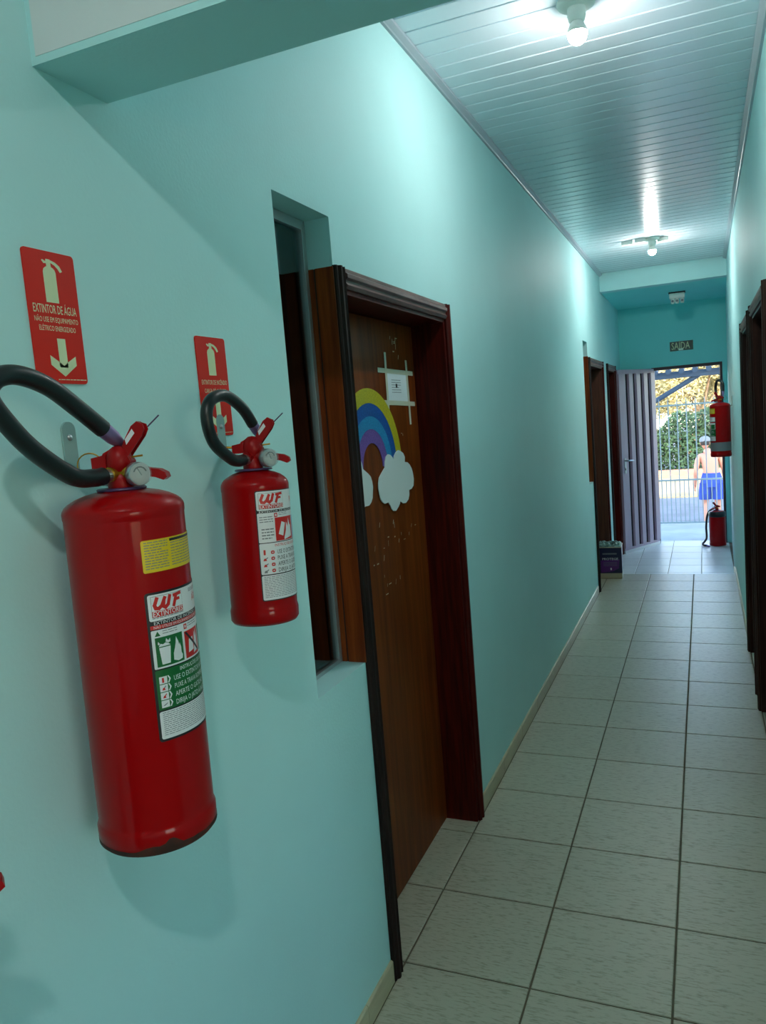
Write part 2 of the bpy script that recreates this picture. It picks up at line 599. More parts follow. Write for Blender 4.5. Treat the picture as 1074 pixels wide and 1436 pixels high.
# near beam: white towards the room, mint below and behind
mb = MB()
mb.box(0.0, W + 0.2, YB0, YB1, ZB, 3.25)
mb.box(0.010, W + 0.2, YB0 - 0.0008, YB0, ZB + 0.012, 3.04, 1)
tag(obj('trim_1', mb, [M['wall'], M['white_paint']]), 'mint beam with a white face crossing the top left corner', 'beam', kind='structure')
# far beam face + soffit
mb = MB()
mb.box(0.0, W, YS, YS + 0.14, ZS, 3.25)
tag(obj('trim_2', mb, [M['wall']]), 'mint beam at the far end of the panelled ceiling', 'beam', kind='structure')
mb = MB()
mb.box(0.0, W + 0.04, YS + 0.14, YE, ZS, 3.2)
tag(obj('ceiling_recess', mb, [M['wall_deep']]), 'turquoise low ceiling in front of the exit', 'ceiling', kind='structure')
mb = MB()
mb.box(-0.2, 4.0, -3.2, YB0, 3.04, 3.2)
tag(obj('ceiling_room', mb, [M['white_paint']]), 'white ceiling of the room behind the camera', 'ceiling', kind='structure')

# panelled PVC ceiling: backing + one plank per 10 cm
ceil = tag(obj('ceiling', MB().box(-0.1, W + 0.1, YB1, YS, H + 0.012, 3.25), [M['pvc_dark']]),
           'glossy white PVC plank ceiling of the corridor', 'ceiling', kind='structure')
pitch = 0.1045
pm = MB()
g = 0.004
# one plank: flat face with a raised lip along one edge and a recessed groove
prof = [(0.0, 0.006), (0.0, 0.0015), (0.002, 0.0), (pitch - 0.011, 0.0), (pitch - 0.009, 0.004), (pitch - 0.001, 0.004),
        (pitch, 0.006), (pitch, 0.011), (0.0, 0.011)]
pm.prism(prof, lambda u, v, d: (d, u, H + v), 0.001, W - 0.001)
pme = pm.mesh('panel', [M['pvc']])
k = 0
while 1.2165 + k * pitch < YS + 0.05:
    obj('panel', pme, None, ceil, (0, 1.1120 + k * pitch, 0))
    k += 1
# cornice along both walls
for nm, x, s, lb in (('trim_3', 0.0, 1, 'grey white PVC cornice along the top of the left wall'),
                     ('trim_4', W, -1, 'grey white PVC cornice along the top of the right wall')):
    mb = MB()
    mb.prism([(0, 0), (0.010, 0), (0.013, 0.004), (0.026, 0.010), (0.030, 0.012), (0.030, 0.022), (0, 0.022)],
             lambda u, v, d, x=x, s=s: (x + s * u, d, H - 0.022 + v), YB1, YS)
    tag(obj(nm, mb, [M['pvc_trim']]), lb, 'cornice', kind='structure')

# floor: grout bed + every tile
fl = MB()
fl.box(-0.2, W + 0.2, YB0, YT, -0.2, -0.004)
fl.box(-0.2, 4.0, -3.2, YB0, -0.2, -0.004)
fl.box(-0.2, 1.5, YT, YE + 0.18, -0.27, ZP - 0.003)
floor = tag(obj('floor', fl, [M['grout']]), 'beige streaked tile floor with dark joints', 'floor', kind='structure')
TX, TY = 0.4008, 0.3992
X0, Y0 = 0.4086 - 0.4008, 2.0863


def tile_mesh(w, l, g, mats, top=0.0):
    mb = MB()
    a, b = g / 2, g / 2 + 0.0025
    vs = []
    for q, z in ((a, top - 0.006), (a, top - 0.0015), (b, top)):
        vs += [(q, q, z), (w - q, q, z), (w - q, l - q, z), (q, l - q, z)]
    fs = [(8, 9, 10, 11)]
    for i in (0, 4):
        fs += [(i + k, i + (k + 1) % 4, i + 4 + (k + 1) % 4, i + 4 + k) for k in range(4)]
    mb.add(vs, fs)
    return mb.mesh('tile', mats)


cache = {}


def lay(x0, x1, y0, y1, z, g, m, w, l):
    key = (round(x1 - x0, 4), round(y1 - y0, 4), m.name)
    if key not in cache:
        cache[key] = tile_mesh(x1 - x0, y1 - y0, g, [m])
    obj('tile', cache[key], None, floor, (x0, y0, z))


def clip(a, b, lo, hi):
    a, b = max(a, lo), min(b, hi)
    return (a, b) if b - a > 0.012 else None


GR = 0.0065
for j in range(-8, 15):
    ya, yb = Y0 + j * TY, Y0 + (j + 1) * TY
    for i in range(-1, 4):
        xa, xb = X0 + i * TX, X0 + (i + 1) * TX
        cy = clip(ya, yb, -1.0, YT)
        if cy is None:
            continue
        if i == -1:
            # only the strip inside the near door recess and far door recess
            for d in (D1, D2):
                c2 = clip(cy[0], cy[1], d[0], min(d[1], YT))
                if c2:
                    lay(-0.14, xb, c2[0], c2[1], 0, GR, M['tile'], TX, TY)
            continue
        lim = W if yb > YB0 else 2.2
        cx = clip(xa, xb, 0.0, lim)
        if cx:
            lay(cx[0], cx[1], cy[0], cy[1], 0, GR, M['tile'], TX, TY)
        if i == 2:
            for d in (D4, D5):
                c2 = clip(cy[0], cy[1], d[0], d[1])
                if c2:
                    lay(W, W + 0.14, c2[0], c2[1], 0, GR, M['tile'], TX, TY)
PT = 0.325
for j in range(0, 7):
    ya, yb = YT + 0.03 + j * PT * 1.15, YT + 0.03 + (j + 1) * PT * 1.15
    cy = clip(ya, yb, YT, YE + 0.18)
    for i in range(-1, 4):
        xa, xb = 0.228 + (i - 0) * PT, 0.228 + (i + 1) * PT
        cx = clip(xa, xb, 0.0, W + 0.0)
        if cy and cx:
            lay(cx[0], cx[1], cy[0], cy[1], ZP, 0.005, M['tile_porch'], PT, PT)
# step edge
mb = MB()
mb.box(0.0, W, YT - 0.012, YT, ZP, 0.0)
tag(obj('trim_5', mb, [M['tile_porch']]), 'low step edge where the corridor floor drops to the exit', 'step', kind='structure')

# skirting tiles
bl = tag(empty('baseboard_left'), 'beige tile skirting along the left wall', 'baseboard', kind='structure')
sk = {}


def skirt(parent, x, s, y0, y1, z0=0.0, h=0.072):
    y = y0
    while y < y1 - 0.01:
        e = min(y + 0.4, y1)
        key = (s, round(e - y, 3))
        if key not in sk:
            mb = MB()
            mb.prism([(0, 0), (0.009, 0), (0.009, h - 0.004), (0.005, h), (0, h)],
                     lambda u, v, d, s=s: (s * u, d, v), 0.0012, e - y - 0.0012)
            sk[key] = mb.mesh('tile', [M['tile_base']])
        obj('tile', sk[key], None, parent, (x, y, z0))
        y = e


skirt(bl, 0, 1, -1.0, 1.994)
skirt(bl, 0, 1, 3.045, 7.13)
skirt(bl, 0, 1, 8.28, 8.60, ZP)
skirt(bl, 0, 1, 9.5, YE, ZP)
br = tag(empty('baseboard_right'), 'beige tile skirting along the right wall', 'baseboard', kind='structure')
skirt(br, W, -1, YB0, 3.49)
skirt(br, W, -1, 4.53, 4.68)
skirt(br, W, -1, 5.59, YT)
skirt(br, W, -1, YT, YS, ZP)


# ------------------------------------------------------------------ doors
def casing(parent, x, s, y0, y1, zt, w=0.058, zb=0.0, dark_first=True, mats=None):
    """moulded casing around an opening y0..y1 on the plane x, s = +1 points into the corridor"""
    P = [(0, 0), (0, 0.012), (0.010, 0.018), (0.018, 0.012), (0.024, 0.012), (0.030, 0.020), (0.040, 0.020),
         (0.046, 0.013), (w - 0.004, 0.013), (w, 0.009), (w, 0)]
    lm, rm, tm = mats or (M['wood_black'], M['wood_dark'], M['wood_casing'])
    # left stile: profile runs from y0 outwards (-y)
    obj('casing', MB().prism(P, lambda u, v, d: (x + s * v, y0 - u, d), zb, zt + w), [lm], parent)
    obj('casing', MB().prism(P, lambda u, v, d: (x + s * v, y1 + u, d), zb, zt + w), [rm], parent)
    obj('casing', MB().prism(P, lambda u, v, d: (x + s * v, d, zt + u), y0, y1), [tm], parent)


def door(n, x, s, y0, y1, zt, label, zb=0.0, depth=0.131, leaf=None, jam=None, mats=None, left_casing=True):
    d = tag(empty('door_%d' % n, (0, 0, 0)), label, 'door', kind='structure')
    jam = jam or M['wood_dark']
    leaf = leaf or M['wood_leaf']
    t = 0.022

    def bx(a0, a1, b0, b1, c0, c1):
        return MB().box(min(a0, a1), max(a0, a1), b0, b1, c0, c1, bev=0.001)
    obj('jamb', bx(x + s * 0.004, x - s * 0.195, y0, y0 + t, zb, zt), [jam], d)
    obj('jamb', bx(x + s * 0.004, x - s * 0.195, y1 - t, y1, zb, zt), [jam], d)
    obj('jamb', bx(x + s * 0.004, x - s * 0.195, y0 + t, y1 - t, zt - t, zt), [jam], d)
    obj('door_leaf', bx(x - s * depth, x - s * (depth + 0.035), y0 + t + 0.003, y1 - t - 0.003, zb + 0.006, zt - t - 0.003), [leaf], d)
    casing(d, x, s, y0 + 0.008, y1 - 0.008, zt - 0.008, zb=zb, mats=mats)
    return d


d1 = door(1, 0.0, 1, D1[0] + 0.045, D1[1] - 0.008, D1[3], 'brown wooden door with a rainbow on it in dark red frame')
# make good between niche and frame
obj('jamb', MB().box(-0.198, -0.001, D1[0] + 0.001, D1[0] + 0.044, -0.004, D1[3] + 0.046, bev=0.001), [M['wood_dark']], d1)
d2 = door(2, 0.0, 1, D2[0] + 0.045, D2[1] - 0.008, D2[3], 'far brown wooden door behind the purple tin on the left',
          leaf=M['wood_far'], jam=M['wood_far'])
obj('jamb', MB().box(-0.198, -0.001, D2[0] + 0.001, D2[0] + 0.044, -0.004, D2[3] + 0.046, bev=0.001), [M['wood_far']], d2)
d3 = door(3, 0.0, 1, D3[0] + 0.005, D3[1] - 0.005, D3[3], 'dark red door frame behind the open steel door', zb=ZP, depth=0.09,
          leaf=M['wood_dark'])
d4 = door(4, W, -1, D4[0] + 0.005, D4[1] - 0.005, D4[3], 'nearer dark wooden doorway on the right wall',
          jam=M['wood_right'], leaf=M['wood_right'], mats=(M['wood_right'], M['wood_right'], M['wood_casing']))
d5 = door(5, W, -1, D5[0] + 0.005, D5[1] - 0.005, D5[3], 'farther dark wooden doorway on the right wall',
          jam=M['wood_right'], leaf=M['wood_right'], mats=(M['wood_right'], M['wood_right'], M['wood_casing']))


# niches with sidelights
def sidelight(n, N, label, dark):
    y0, y1, z0, z1 = N
    w = tag(empty('window_%d' % n), label, 'window', kind='structure')
    gx = -0.085
    zi = z0 + 0.0
    a = 0.020
    obj('window_frame', MB().box(gx - 0.010, gx + 0.012, y1 - a - 0.006, y1 - 0.006, z0, z1 - 0.002, bev=0.001), [M['alu']], w)
    obj('window_frame', MB().box(gx - 0.010, gx + 0.012, y0 + 0.001, y0 + 0.014, z0, z1 - 0.002, bev=0.001), [M['alu']], w)
    obj('window_frame', MB().box(gx - 0.010, gx + 0.012, y0 + 0.014, y1 - a - 0.006, z1 - 0.028, z1 - 0.002, bev=0.001), [M['alu']], w)
    obj('window_frame', MB().box(gx - 0.010, gx + 0.012, y0 + 0.014, y1 - a - 0.006, z0, z0 + 0.012, bev=0.001), [M['alu']], w)
    obj('pane', MB().box(gx - 0.002, gx + 0.002, y0 + 0.012, y1 - a - 0.004, z0 + 0.010, z1 - 0.026), [M['glass']], w)
    # boards of the door frame's side seen inside the niche, up to the top of the casing
    zt = 2.157
    obj('board', MB().box(-0.198, -0.058, y1 - 0.0075, y1 - 0.0005, z0, zt, bev=0.001), [M['wood_side']], w)
    obj('board', MB().box(-0.052, 0.004, y1 - 0.009, y1 - 0.0005, z0, zt, bev=0.001), [M['wood_side']], w)
    obj('board', MB().box(-0.058, -0.052, y1 - 0.004, y1 - 0.0005, z0, zt), [M['wood_seam']], w)
    # the unlit room behind
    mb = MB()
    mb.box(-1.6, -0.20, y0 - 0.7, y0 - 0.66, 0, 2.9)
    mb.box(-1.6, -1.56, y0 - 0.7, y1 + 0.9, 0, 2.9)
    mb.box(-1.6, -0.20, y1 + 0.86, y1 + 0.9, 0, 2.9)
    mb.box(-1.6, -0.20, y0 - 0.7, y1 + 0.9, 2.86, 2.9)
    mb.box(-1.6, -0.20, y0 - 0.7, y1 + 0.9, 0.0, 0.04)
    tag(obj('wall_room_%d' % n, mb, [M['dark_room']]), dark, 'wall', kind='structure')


sidelight(1, N1, 'narrow glazed sidelight niche beside the rainbow door', 'unlit room behind the near sidelight')
sidelight(2, N2, 'narrow far sidelight niche beside the far brown door', 'unlit room behind the far sidelight')

# exit: steel frame and the leaf standing open against the left
dx = tag(empty('door_6', (0, 0, 0)), 'maroon ribbed steel exit door standing open', 'door', kind='structure')
for a in ((DX0, DX0 + 0.03, ZP, DZ), (DX1 - 0.028, DX1, ZP, DZ), (DX0 + 0.03, DX1 - 0.028, DZ - 0.035, DZ)):
    obj('door_frame', MB().box(a[0], a[1], YE - 0.012, YE + 0.10, a[2], a[3], bev=0.002), [M['frame_dark']], dx)
leafroot = empty('door_leaf', (DX0 + 0.012, YE - 0.02, ZP))
leafroot.parent = dx
va = Vector((0.02 - (DX0 + 0.012), 9.45 - (YE - 0.02)))
LW = va.length
leafroot.rotation_euler = (0, 0, math.atan2(va.y, va.x))
# local x runs from hinge to latch; the side facing the camera is local -y or +y
LZ0, LZ1 = 0.035, DZ - ZP - 0.01
FS = 1.0    # sign of the visible face along local y


def leafbox(name, x0, x1, d0, d1, z0, z1, m, bev=0.002):
    return obj(name, MB().box(x0, x1, min(FS * d0, FS * d1), max(FS * d0, FS * d1), z0, z1, bev=bev), [m], leafroot)


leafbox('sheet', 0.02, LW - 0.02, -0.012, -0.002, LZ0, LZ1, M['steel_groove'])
leafbox('rail', 0.0, LW, -0.016, 0.016, LZ1 - 0.05, LZ1, M['steel_maroon'])
leafbox('rail', 0.0, LW, -0.016, 0.016, LZ0, LZ0 + 0.03, M['steel_maroon'])
ribs = 5
pw = LW / (ribs - 0.1)
for i in range(ribs):
    x0 = i * pw
    x1 = min(x0 + pw * 0.56, LW) if i < ribs - 1 else LW
    # folded rib with sloping flanks
    mb = MB()
    mb.prism([(x0, -0.002), (x0 + 0.004, 0.026), (x1 - 0.004, 0.026), (x1, -0.002)],
             lambda u, v, d: (u, FS * v, d), LZ0 + 0.03, LZ1 - 0.05)
    obj('rib', mb, [M['steel_maroon']], leafroot)
leafbox('door_sweep', 0.0, LW, -0.020, 0.020, 0.0, 0.034, M['strip'])
hz = 1.08
mb = MB()
mb.box(LW - 0.085, LW - 0.045, 0.026 if FS > 0 else -0.031, 0.031 if FS > 0 else -0.026, hz - 0.12, hz + 0.06, bev=0.002)
mb.tube(spline([(LW - 0.06, FS * 0.03, hz + 0.03), (LW - 0.06, FS * 0.07, hz + 0.03), (LW - 0.085, FS * 0.078, hz + 0.03),
                (LW - 0.16, FS * 0.078, hz + 0.025)], 5), 0.009)
mb.lathe([(0.014, 0), (0.014, 0.012)], (LW - 0.065, FS * 0.03, hz - 0.07), (0, FS, 0), 16)
obj('handle', mb, [M['steel']], leafroot)

# unseen cover added to keep the sun out and shade the street
mb = MB()
mb.box(-3.5, 4.4, -3.5, YE + 0.45, 3.25, 3.4)
mb.prism([(-3.5, 3.4), (4.4, 3.4), (0.4, 4.5)], lambda u, v, d: (u, d, v), -3.5, YE + 0.45)
tag(obj('roof', mb, [M['concrete']]), 'unseen cover added above the corridor to block the sun', 'roof', kind='structure')


# ------------------------------------------------------------------ outside
mb = MB()
mb.box(-6, 8, YE + 0.18, 11.80, -1.2, ZP)
tag(obj('ground_porch', mb, [M['concrete']]), 'pale concrete porch slab between the exit and the gate', 'porch', kind='structure')
mb = MB()
mb.box(-40, 40, 11.80, 70, -1.2, ZG)
tag(obj('ground', mb, [M['asphalt']]), 'grey asphalt street beyond the gate', 'street', kind='structure')
mb = MB()
mb.box(-40, 40, 20.6, 26.4, ZG, ZG + 0.03)
tag(obj('ground_verge', mb, [M['earth']]), 'sunlit tan earth verge across the street', 'verge', kind='structure')
mb = MB()
mb.box(-40, 40, 26.4, 26.7, ZG, ZG + 0.20, bev=0.02)
tag(obj('kerb', mb, [M['kerb']]), 'low pinkish kerb in front of the hedge', 'kerb', kind='structure')

YG = 11.68
gate = empty('gate', (0, YG, ZP), label='grey barred metal gate with doubled bars below, beyond the exit', cat='gate')
for k in range(-8, 14):
    x = 0.005 + k * 0.1195
    obj('bar', MB().tube([(x, 0, 0.02), (x, 0, 1.74), (x, 0, 1.80)], [0.008, 0.008, 0.002], 8), [M['gate']], gate)
    xm = x + 0.06
    obj('bar', MB().tube([(xm, 0, 0.02), (xm, 0, 0.64)], 0.007, 8), [M['gate']], gate)
for z in (0.03, 0.64, 1.70):
    obj('rail', MB().box(-0.97, 1.60, -0.010, 0.010, z - 0.012, z + 0.012, bev=0.002), [M['gate']], gate)
for x in (-1.0, 1.63):
    obj('post', MB().box(x - 0.03, x + 0.03, -0.03, 0.03, 0.0, 1.9, bev=0.004), [M['gate']], gate)

# little tiled canopy over the gate
cx0, cx1, cyc = -1.4, 2.2, 12.1
can = empty('gate_canopy', (0, cyc, ZP), label='blue grey gate canopy beam with wavy roof tiles and a slanting brace', cat='canopy')
obj('beam', MB().box(cx0, cx1, -0.05, 0.05, 2.085, 2.18, bev=0.004), [M['canopy']], can)
tm = MB()
tm.tube([(0, -0.14, 0.0), (0, 0.14, 0.03)], 0.040, 12)
tme = tm.mesh('roof_tile', [M['canopy']])
for k in range(20):
    obj('roof_tile', tme, None, can, (cx0 + 0.09 + k * 0.18, 0, 2.178))
obj('brace', MB().tube([(-0.1, 0.02, 1.56), (0.92, 0.02, 2.12)], 0.035, 8), [M['canopy']], can)
for x in (cx0 + 0.08, cx1 - 0.08):
    obj('post', MB().box(x - 0.06, x + 0.06, -0.06, 0.06, ZG - ZP, 2.085, bev=0.004), [M['canopy']], can)


def leaves(n, fn, size, seed):
    rr = random.Random(seed)
    vs, fs = [], []
    for _ in range(n):
        c = Vector(fn(rr))
        a = Vector((rr.gauss(0, 1), rr.gauss(0, 1), rr.gauss(0, 1))).normalized()
        b = a.orthogonal().normalized()
        s = size * rr.uniform(0.6, 1.3)
        i = len(vs)
        vs += [c - a * s, c + b * s * 0.45, c + a * s, c - b * s * 0.45]
        fs.append((i, i + 1, i + 2, i + 3))
    mb = MB()
    mb.add(vs, fs)
    return mb


def tree(x, y, h, rad, trunk_h, m, label, seed, n=16000, size=0.085, lean=0.0):
    t = empty('tree', (x, y, ZG), label=label, cat='tree', group='trees behind the hedge')
    rr = random.Random(seed)
    blobs = []
    mb = MB()
    top = Vector((lean, 0, trunk_h))
    mb.tube(spline([(0, 0, 0), (lean * 0.4, 0.05, trunk_h * 0.5), top], 4), [0.16 - 0.006 * k for k in range(9)], 8)
    for k in range(9):
        a = k * 2.399 + rr.random()
        e = Vector((math.cos(a) * rad * rr.uniform(0.4, 0.9), math.sin(a) * rad * 0.7 * rr.uniform(0.4, 0.9),
                    trunk_h + (h - trunk_h) * rr.uniform(0.15, 0.9)))
        mid = (top + e) / 2 + Vector((0, 0, 0.25))
        mb.tube(spline([top, mid, e], 4), [0.075 - 0.007 * q for q in range(9)], 6)
        blobs.append((e, rad * rr.uniform(0.34, 0.55)))
    obj('trunk', mb, [M['bark']], t)

    def fn(r):
        c, s = blobs[r.randrange(len(blobs))]
        d = Vector((r.gauss(0, 1), r.gauss(0, 1), r.gauss(0, 1))).normalized()
        return c + d * s * (r.random() ** 0.4)
    f = obj('foliage', leaves(n, fn, size, seed + 1), [m], t)
    return t


tree(-2.4, 31.0, 6.2, 1.6, 1.9, M['leaf_mid'], 'olive tree left of the other trees behind the hedge', 11, lean=0.3)
tree(0.4, 36.6, 6.8, 2.6, 1.7, M['leaf_yellow'], 'sunlit yellow tree in the middle behind the hedge', 12, n=20000, lean=0.5)
tree(3.0, 31.0, 6.2, 1.7, 1.8, M['leaf_yellow'], 'sunlit yellow tree on the right behind the hedge', 13, n=18000)
tree(-7.2, 33.5, 6.5, 2.4, 1.9, M['leaf_yellow'], 'yellow tree farthest left behind the hedge', 14, n=7000)
tree(0.9, 46.0, 9.0, 4.2, 2.0, M['leaf_yellow'], 'tall yellow tree farthest back behind the hedge', 15, n=26000, size=0.13)

hg = empty('hedge', (0, 27.4, ZG), label='dark green leafy hedge behind the kerb across the street', cat='hedge')


def hfn(r):
    x = r.uniform(-7, 7)
    top = 1.85 + 0.25 * math.sin(x * 2.1) + 0.14 * math.sin(x * 5.3 + 1)
    z = r.uniform(0.05, top)
    return (x, (r.random() - 0.5) * 1.1, z)


obj('foliage', leaves(26000, hfn, 0.085, 3), [M['leaf_green']], hg)
mb = MB()
rr = random.Random(5)
for k in range(30):
    x = -6.8 + k * 0.46
    mb.tube([(x, 0, 0), (x + rr.uniform(-.1, .1), 0.05, 0.8), (x + rr.uniform(-.2, .2), 0, 1.5)], [0.04, 0.03, 0.012], 6)
tag(obj('stems', mb, [M['bark']], hg), kind='stuff')


# ------------------------------------------------------------------ person
def make_person():
    root = empty('person', (1.03, 15.5, ZG), (0, 0, 0),
                 label='shirtless person in grey cap and blue shorts walking outside past the gate', cat='person')
    # local frame: z up, person seen from behind, walking away to the left; joints (x, y, z, radius)
    J = {
        'pelvis': (0.02, 0.0, 0.93, 0.150), 'waist': (0.015, 0.02, 1.06, 0.135), 'chest': (-0.01, 0.07, 1.27, 0.155),
        'neckb': (-0.035, 0.11, 1.44, 0.085), 'neck': (-0.055, 0.14, 1.51, 0.058),
        'shl': (-0.19, 0.08, 1.38, 0.066), 'ell': (-0.25, -0.02, 1.10, 0.044), 'wrl': (-0.27, 0.09, 0.86, 0.030),
        'shr': (0.16, 0.10, 1.38, 0.066), 'elr': (0.23, 0.12, 1.11, 0.044), 'wrr': (0.24, 0.30, 0.93, 0.030),
        'hil': (-0.085, 0.0, 0.86, 0.098), 'knl': (-0.10, 0.10, 0.48, 0.060), 'anl': (-0.10, -0.06, 0.09, 0.040),
        'hir': (0.115, 0.0, 0.86, 0.098), 'knr': (0.12, 0.06, 0.48, 0.060), 'anr': (0.12, 0.10, 0.09, 0.040),
        'tol': (-0.12, 0.13, 0.045, 0.030), 'tor': (0.13, 0.29, 0.045, 0.030),
        'pal': (-0.275, 0.12, 0.79, 0.030), 'par': (0.24, 0.36, 0.87, 0.030),
        'cal': (-0.10, 0.02, 0.34, 0.055), 'car': (0.12, 0.06, 0.34, 0.055),
    }
    E = [('pelvis', 'waist'), ('waist', 'chest'), ('chest', 'neckb'), ('neckb', 'neck'),
         ('chest', 'shl'), ('shl', 'ell'), ('ell', 'wrl'), ('wrl', 'pal'),
         ('chest', 'shr'), ('shr', 'elr'), ('elr', 'wrr'), ('wrr', 'par'),
         ('pelvis', 'hil'), ('hil', 'knl'), ('knl', 'cal'), ('cal', 'anl'), ('anl', 'tol'),
         ('pelvis', 'hir'), ('hir', 'knr'), ('knr', 'car'), ('car', 'anr'), ('anr', 'tor')]
    # fingers: four curled fingers and a thumb on each hand
    for side, s, p in (('l', -1, Vector(J['pal'][:3])), ('r', 1, Vector(J['par'][:3]))):
        d = (p - Vector(J['wr' + side][:3])).normalized()
        lat = d.cross(Vector((1, 0, 0))).normalized()
        for k in range(4):
            o = (k - 1.5) * 0.018
            ln = (0.036, 0.044, 0.042, 0.032)[k]
            a = p + lat * o + d * 0.032
            b = a + d * ln
            c = b + (d * 0.6 + Vector((-s * 0.6, 0, 0))) * ln * 0.8
            for nm, q, r in (('a', a, 0.0095), ('b', b, 0.0085), ('c', c, 0.007)):
                J['f%s%d%s' % (side, k, nm)] = (q.x, q.y, q.z, r)
            E += [('pa' + side, 'f%s%da' % (side, k)), ('f%s%da' % (side, k), 'f%s%db' % (side, k)),
                  ('f%s%db' % (side, k), 'f%s%dc' % (side, k))]
        a = p - d * 0.02 + lat * 0.036
        b = a + d * 0.035 + lat * 0.012
        J['t%sa' % side] = (a.x, a.y, a.z, 0.011)
        J['t%sb' % side] = (b.x, b.y, b.z, 0.009)
        E += [('pa' + side, 't%sa' % side), ('t%sa' % side, 't%sb' % side)]
    names = list(J)
    idx = {n: i for i, n in enumerate(names)}
    me = bpy.data.meshes.new('body_skeleton')
    me.from_pydata([J[n][:3] for n in names], [(idx[a], idx[b]) for a, b in E], [])
    tmp = bpy.data.objects.new('body_tmp', me)
    COL.objects.link(tmp)
    md = tmp.modifiers.new('skin', 'SKIN')
    md.use_smooth_shade = True
    for i, n in enumerate(names):
        r = J[n][3]
        sv = me.skin_vertices[0].data[i]
        sv.radius = (r, r * (0.78 if n in ('chest', 'waist', 'pelvis') else 1.0))
        sv.use_root = (n == 'pelvis')
    sb = tmp.modifiers.new('sub', 'SUBSURF')
    sb.levels = 2
    dg = bpy.context.evaluated_depsgraph_get()
    bme = bpy.data.meshes.new_from_object(tmp.evaluated_get(dg))
    bpy.data.objects.remove(tmp, do_unlink=True)
    mb = MB()
    mb.add([v.co[:] for v in bme.vertices], [list(p.vertices) for p in bme.polygons], 0, True)
    # head: rounded skull with jaw, nose, ears, eyes
    hc = Vector((-0.075, 0.175, 1.605))
    bm = bmesh.new()
    bmesh.ops.create_uvsphere(bm, u_segments=24, v_segments=18, radius=1)
    for v in bm.verts:
        x, y, z = v.co
        jaw = 1.0 - 0.28 * max(0.0, -z) * (1 if y > -0.2 else 0.8)
        v.co = hc + Vector((x * 0.076 * jaw, y * 0.098 * (1 - 0.1 * max(0, -z)), z * 0.118))
    mb.bm(bm, 0, True)
    fwd = Vector((-0.35, 0.93, -0.10)).normalized()
    mb.lathe([(0.001, 0.045), (0.008, 0.03), (0.016, 0.0)], hc + Vector((-0.02, 0.075, -0.012)), fwd, 10)
    for s in (-1, 1):
        mb.lathe([(0.018, -0.006), (0.030, 0.0), (0.020, 0.008)], hc + Vector((s * 0.077, -0.005, -0.01)), (s, 0.2, 0), 12)
        mb.lathe([(0.012, 0), (0.010, 0.004), (0.002, 0.006)], hc + Vector((s * 0.03 - 0.008, 0.088, 0.004)), fwd, 10, 1)
    mb.tube([hc + Vector((-0.034, 0.083, -0.058)), hc + Vector((-0.008, 0.092, -0.060)), hc + Vector((0.02, 0.085, -0.058))], 0.006, 6, 1)
    obj('body', mb, [M['skin'], M['hair']], root)
    # hair below the cap
    mb = MB()
    bm = bmesh.new()
    bmesh.ops.create_uvsphere(bm, u_segments=24, v_segments=16, radius=1)
    for v in list(bm.verts):
        x, y, z = v.co
        v.co = hc + Vector((x * 0.082, y * 0.103 - 0.004, z * 0.115 + 0.006))
    bmesh.ops.delete(bm, geom=[v for v in bm.verts if v.co.z < hc.z - 0.055 or (v.co.y > hc.y + 0.03 and v.co.z < hc.z + 0.05)], context='VERTS')
    mb.bm(bm, 0, True)
    obj('hair', mb, [M['hair']], root)
    # cap: crown and brim pointing ahead
    mb = MB()
    mb.lathe([(0.097, 0.0), (0.098, 0.03), (0.088, 0.065), (0.060, 0.092), (0.020, 0.103), (0.002, 0.105)], hc + Vector((0, -0.004, 0.028)), (-0.05, 0.10, 1), 24)
    brim = [(math.cos(a) * 0.085, 0.05 + math.sin(a) * 0.12) for a in [math.pi * k / 10 for k in range(11)]]
    mb.prism(brim, lambda u, v, d: hc + Vector((u - 0.012, v, 0.034 + d - 0.15 * v)), 0, 0.005)
    obj('cap', mb, [M['cap']], root)
    # shorts: waist tube splitting into two wide legs
    mb = MB()

    def ring(cx, cy, z, rx, ry, n=20):
        return [(cx + rx * math.cos(2 * math.pi * k / n), cy + ry * math.sin(2 * math.pi * k / n), z) for k in range(n)]
    def loft(rings):
        n = len(rings[0])
        vs = [p for r in rings for p in r]
        fs = [(i * n + k, i * n + (k + 1) % n, (i + 1) * n + (k + 1) % n, (i + 1) * n + k) for i in range(len(rings) - 1) for k in range(n)]
        mb.add(vs, fs, 0, True)
    loft([ring(0.015, 0.015, 1.06, 0.152, 0.128), ring(0.018, 0.005, 0.97, 0.180, 0.150), ring(0.018, 0.0, 0.86, 0.198, 0.155), ring(0.018, 0.0, 0.80, 0.195, 0.145)])
    loft([ring(-0.085, 0.005, 0.87, 0.108, 0.145), ring(-0.095, 0.03, 0.72, 0.112, 0.128), ring(-0.10, 0.07, 0.56, 0.112, 0.115)])
    loft([ring(0.118, 0.005, 0.87, 0.108, 0.145), ring(0.122, 0.02, 0.72, 0.112, 0.128), ring(0.125, 0.045, 0.56, 0.112, 0.115)])
    obj('shorts', mb, [M['shorts']], root)
    for nm, x, y in (('l', -0.108, 0.035), ('r', 0.125, 0.20)):
        pts = [(x + 0.048 * math.cos(a) * (1.0 if math.sin(a) > 0 else 0.85), y + 0.135 * math.sin(a)) for a in [2 * math.pi * k / 18 for k in range(18)]]
        obj('sandal', MB().prism(pts, lambda u, v, d: (u, v, d), 0.0, 0.022), [M['sandal']], root)
    return root


make_person()


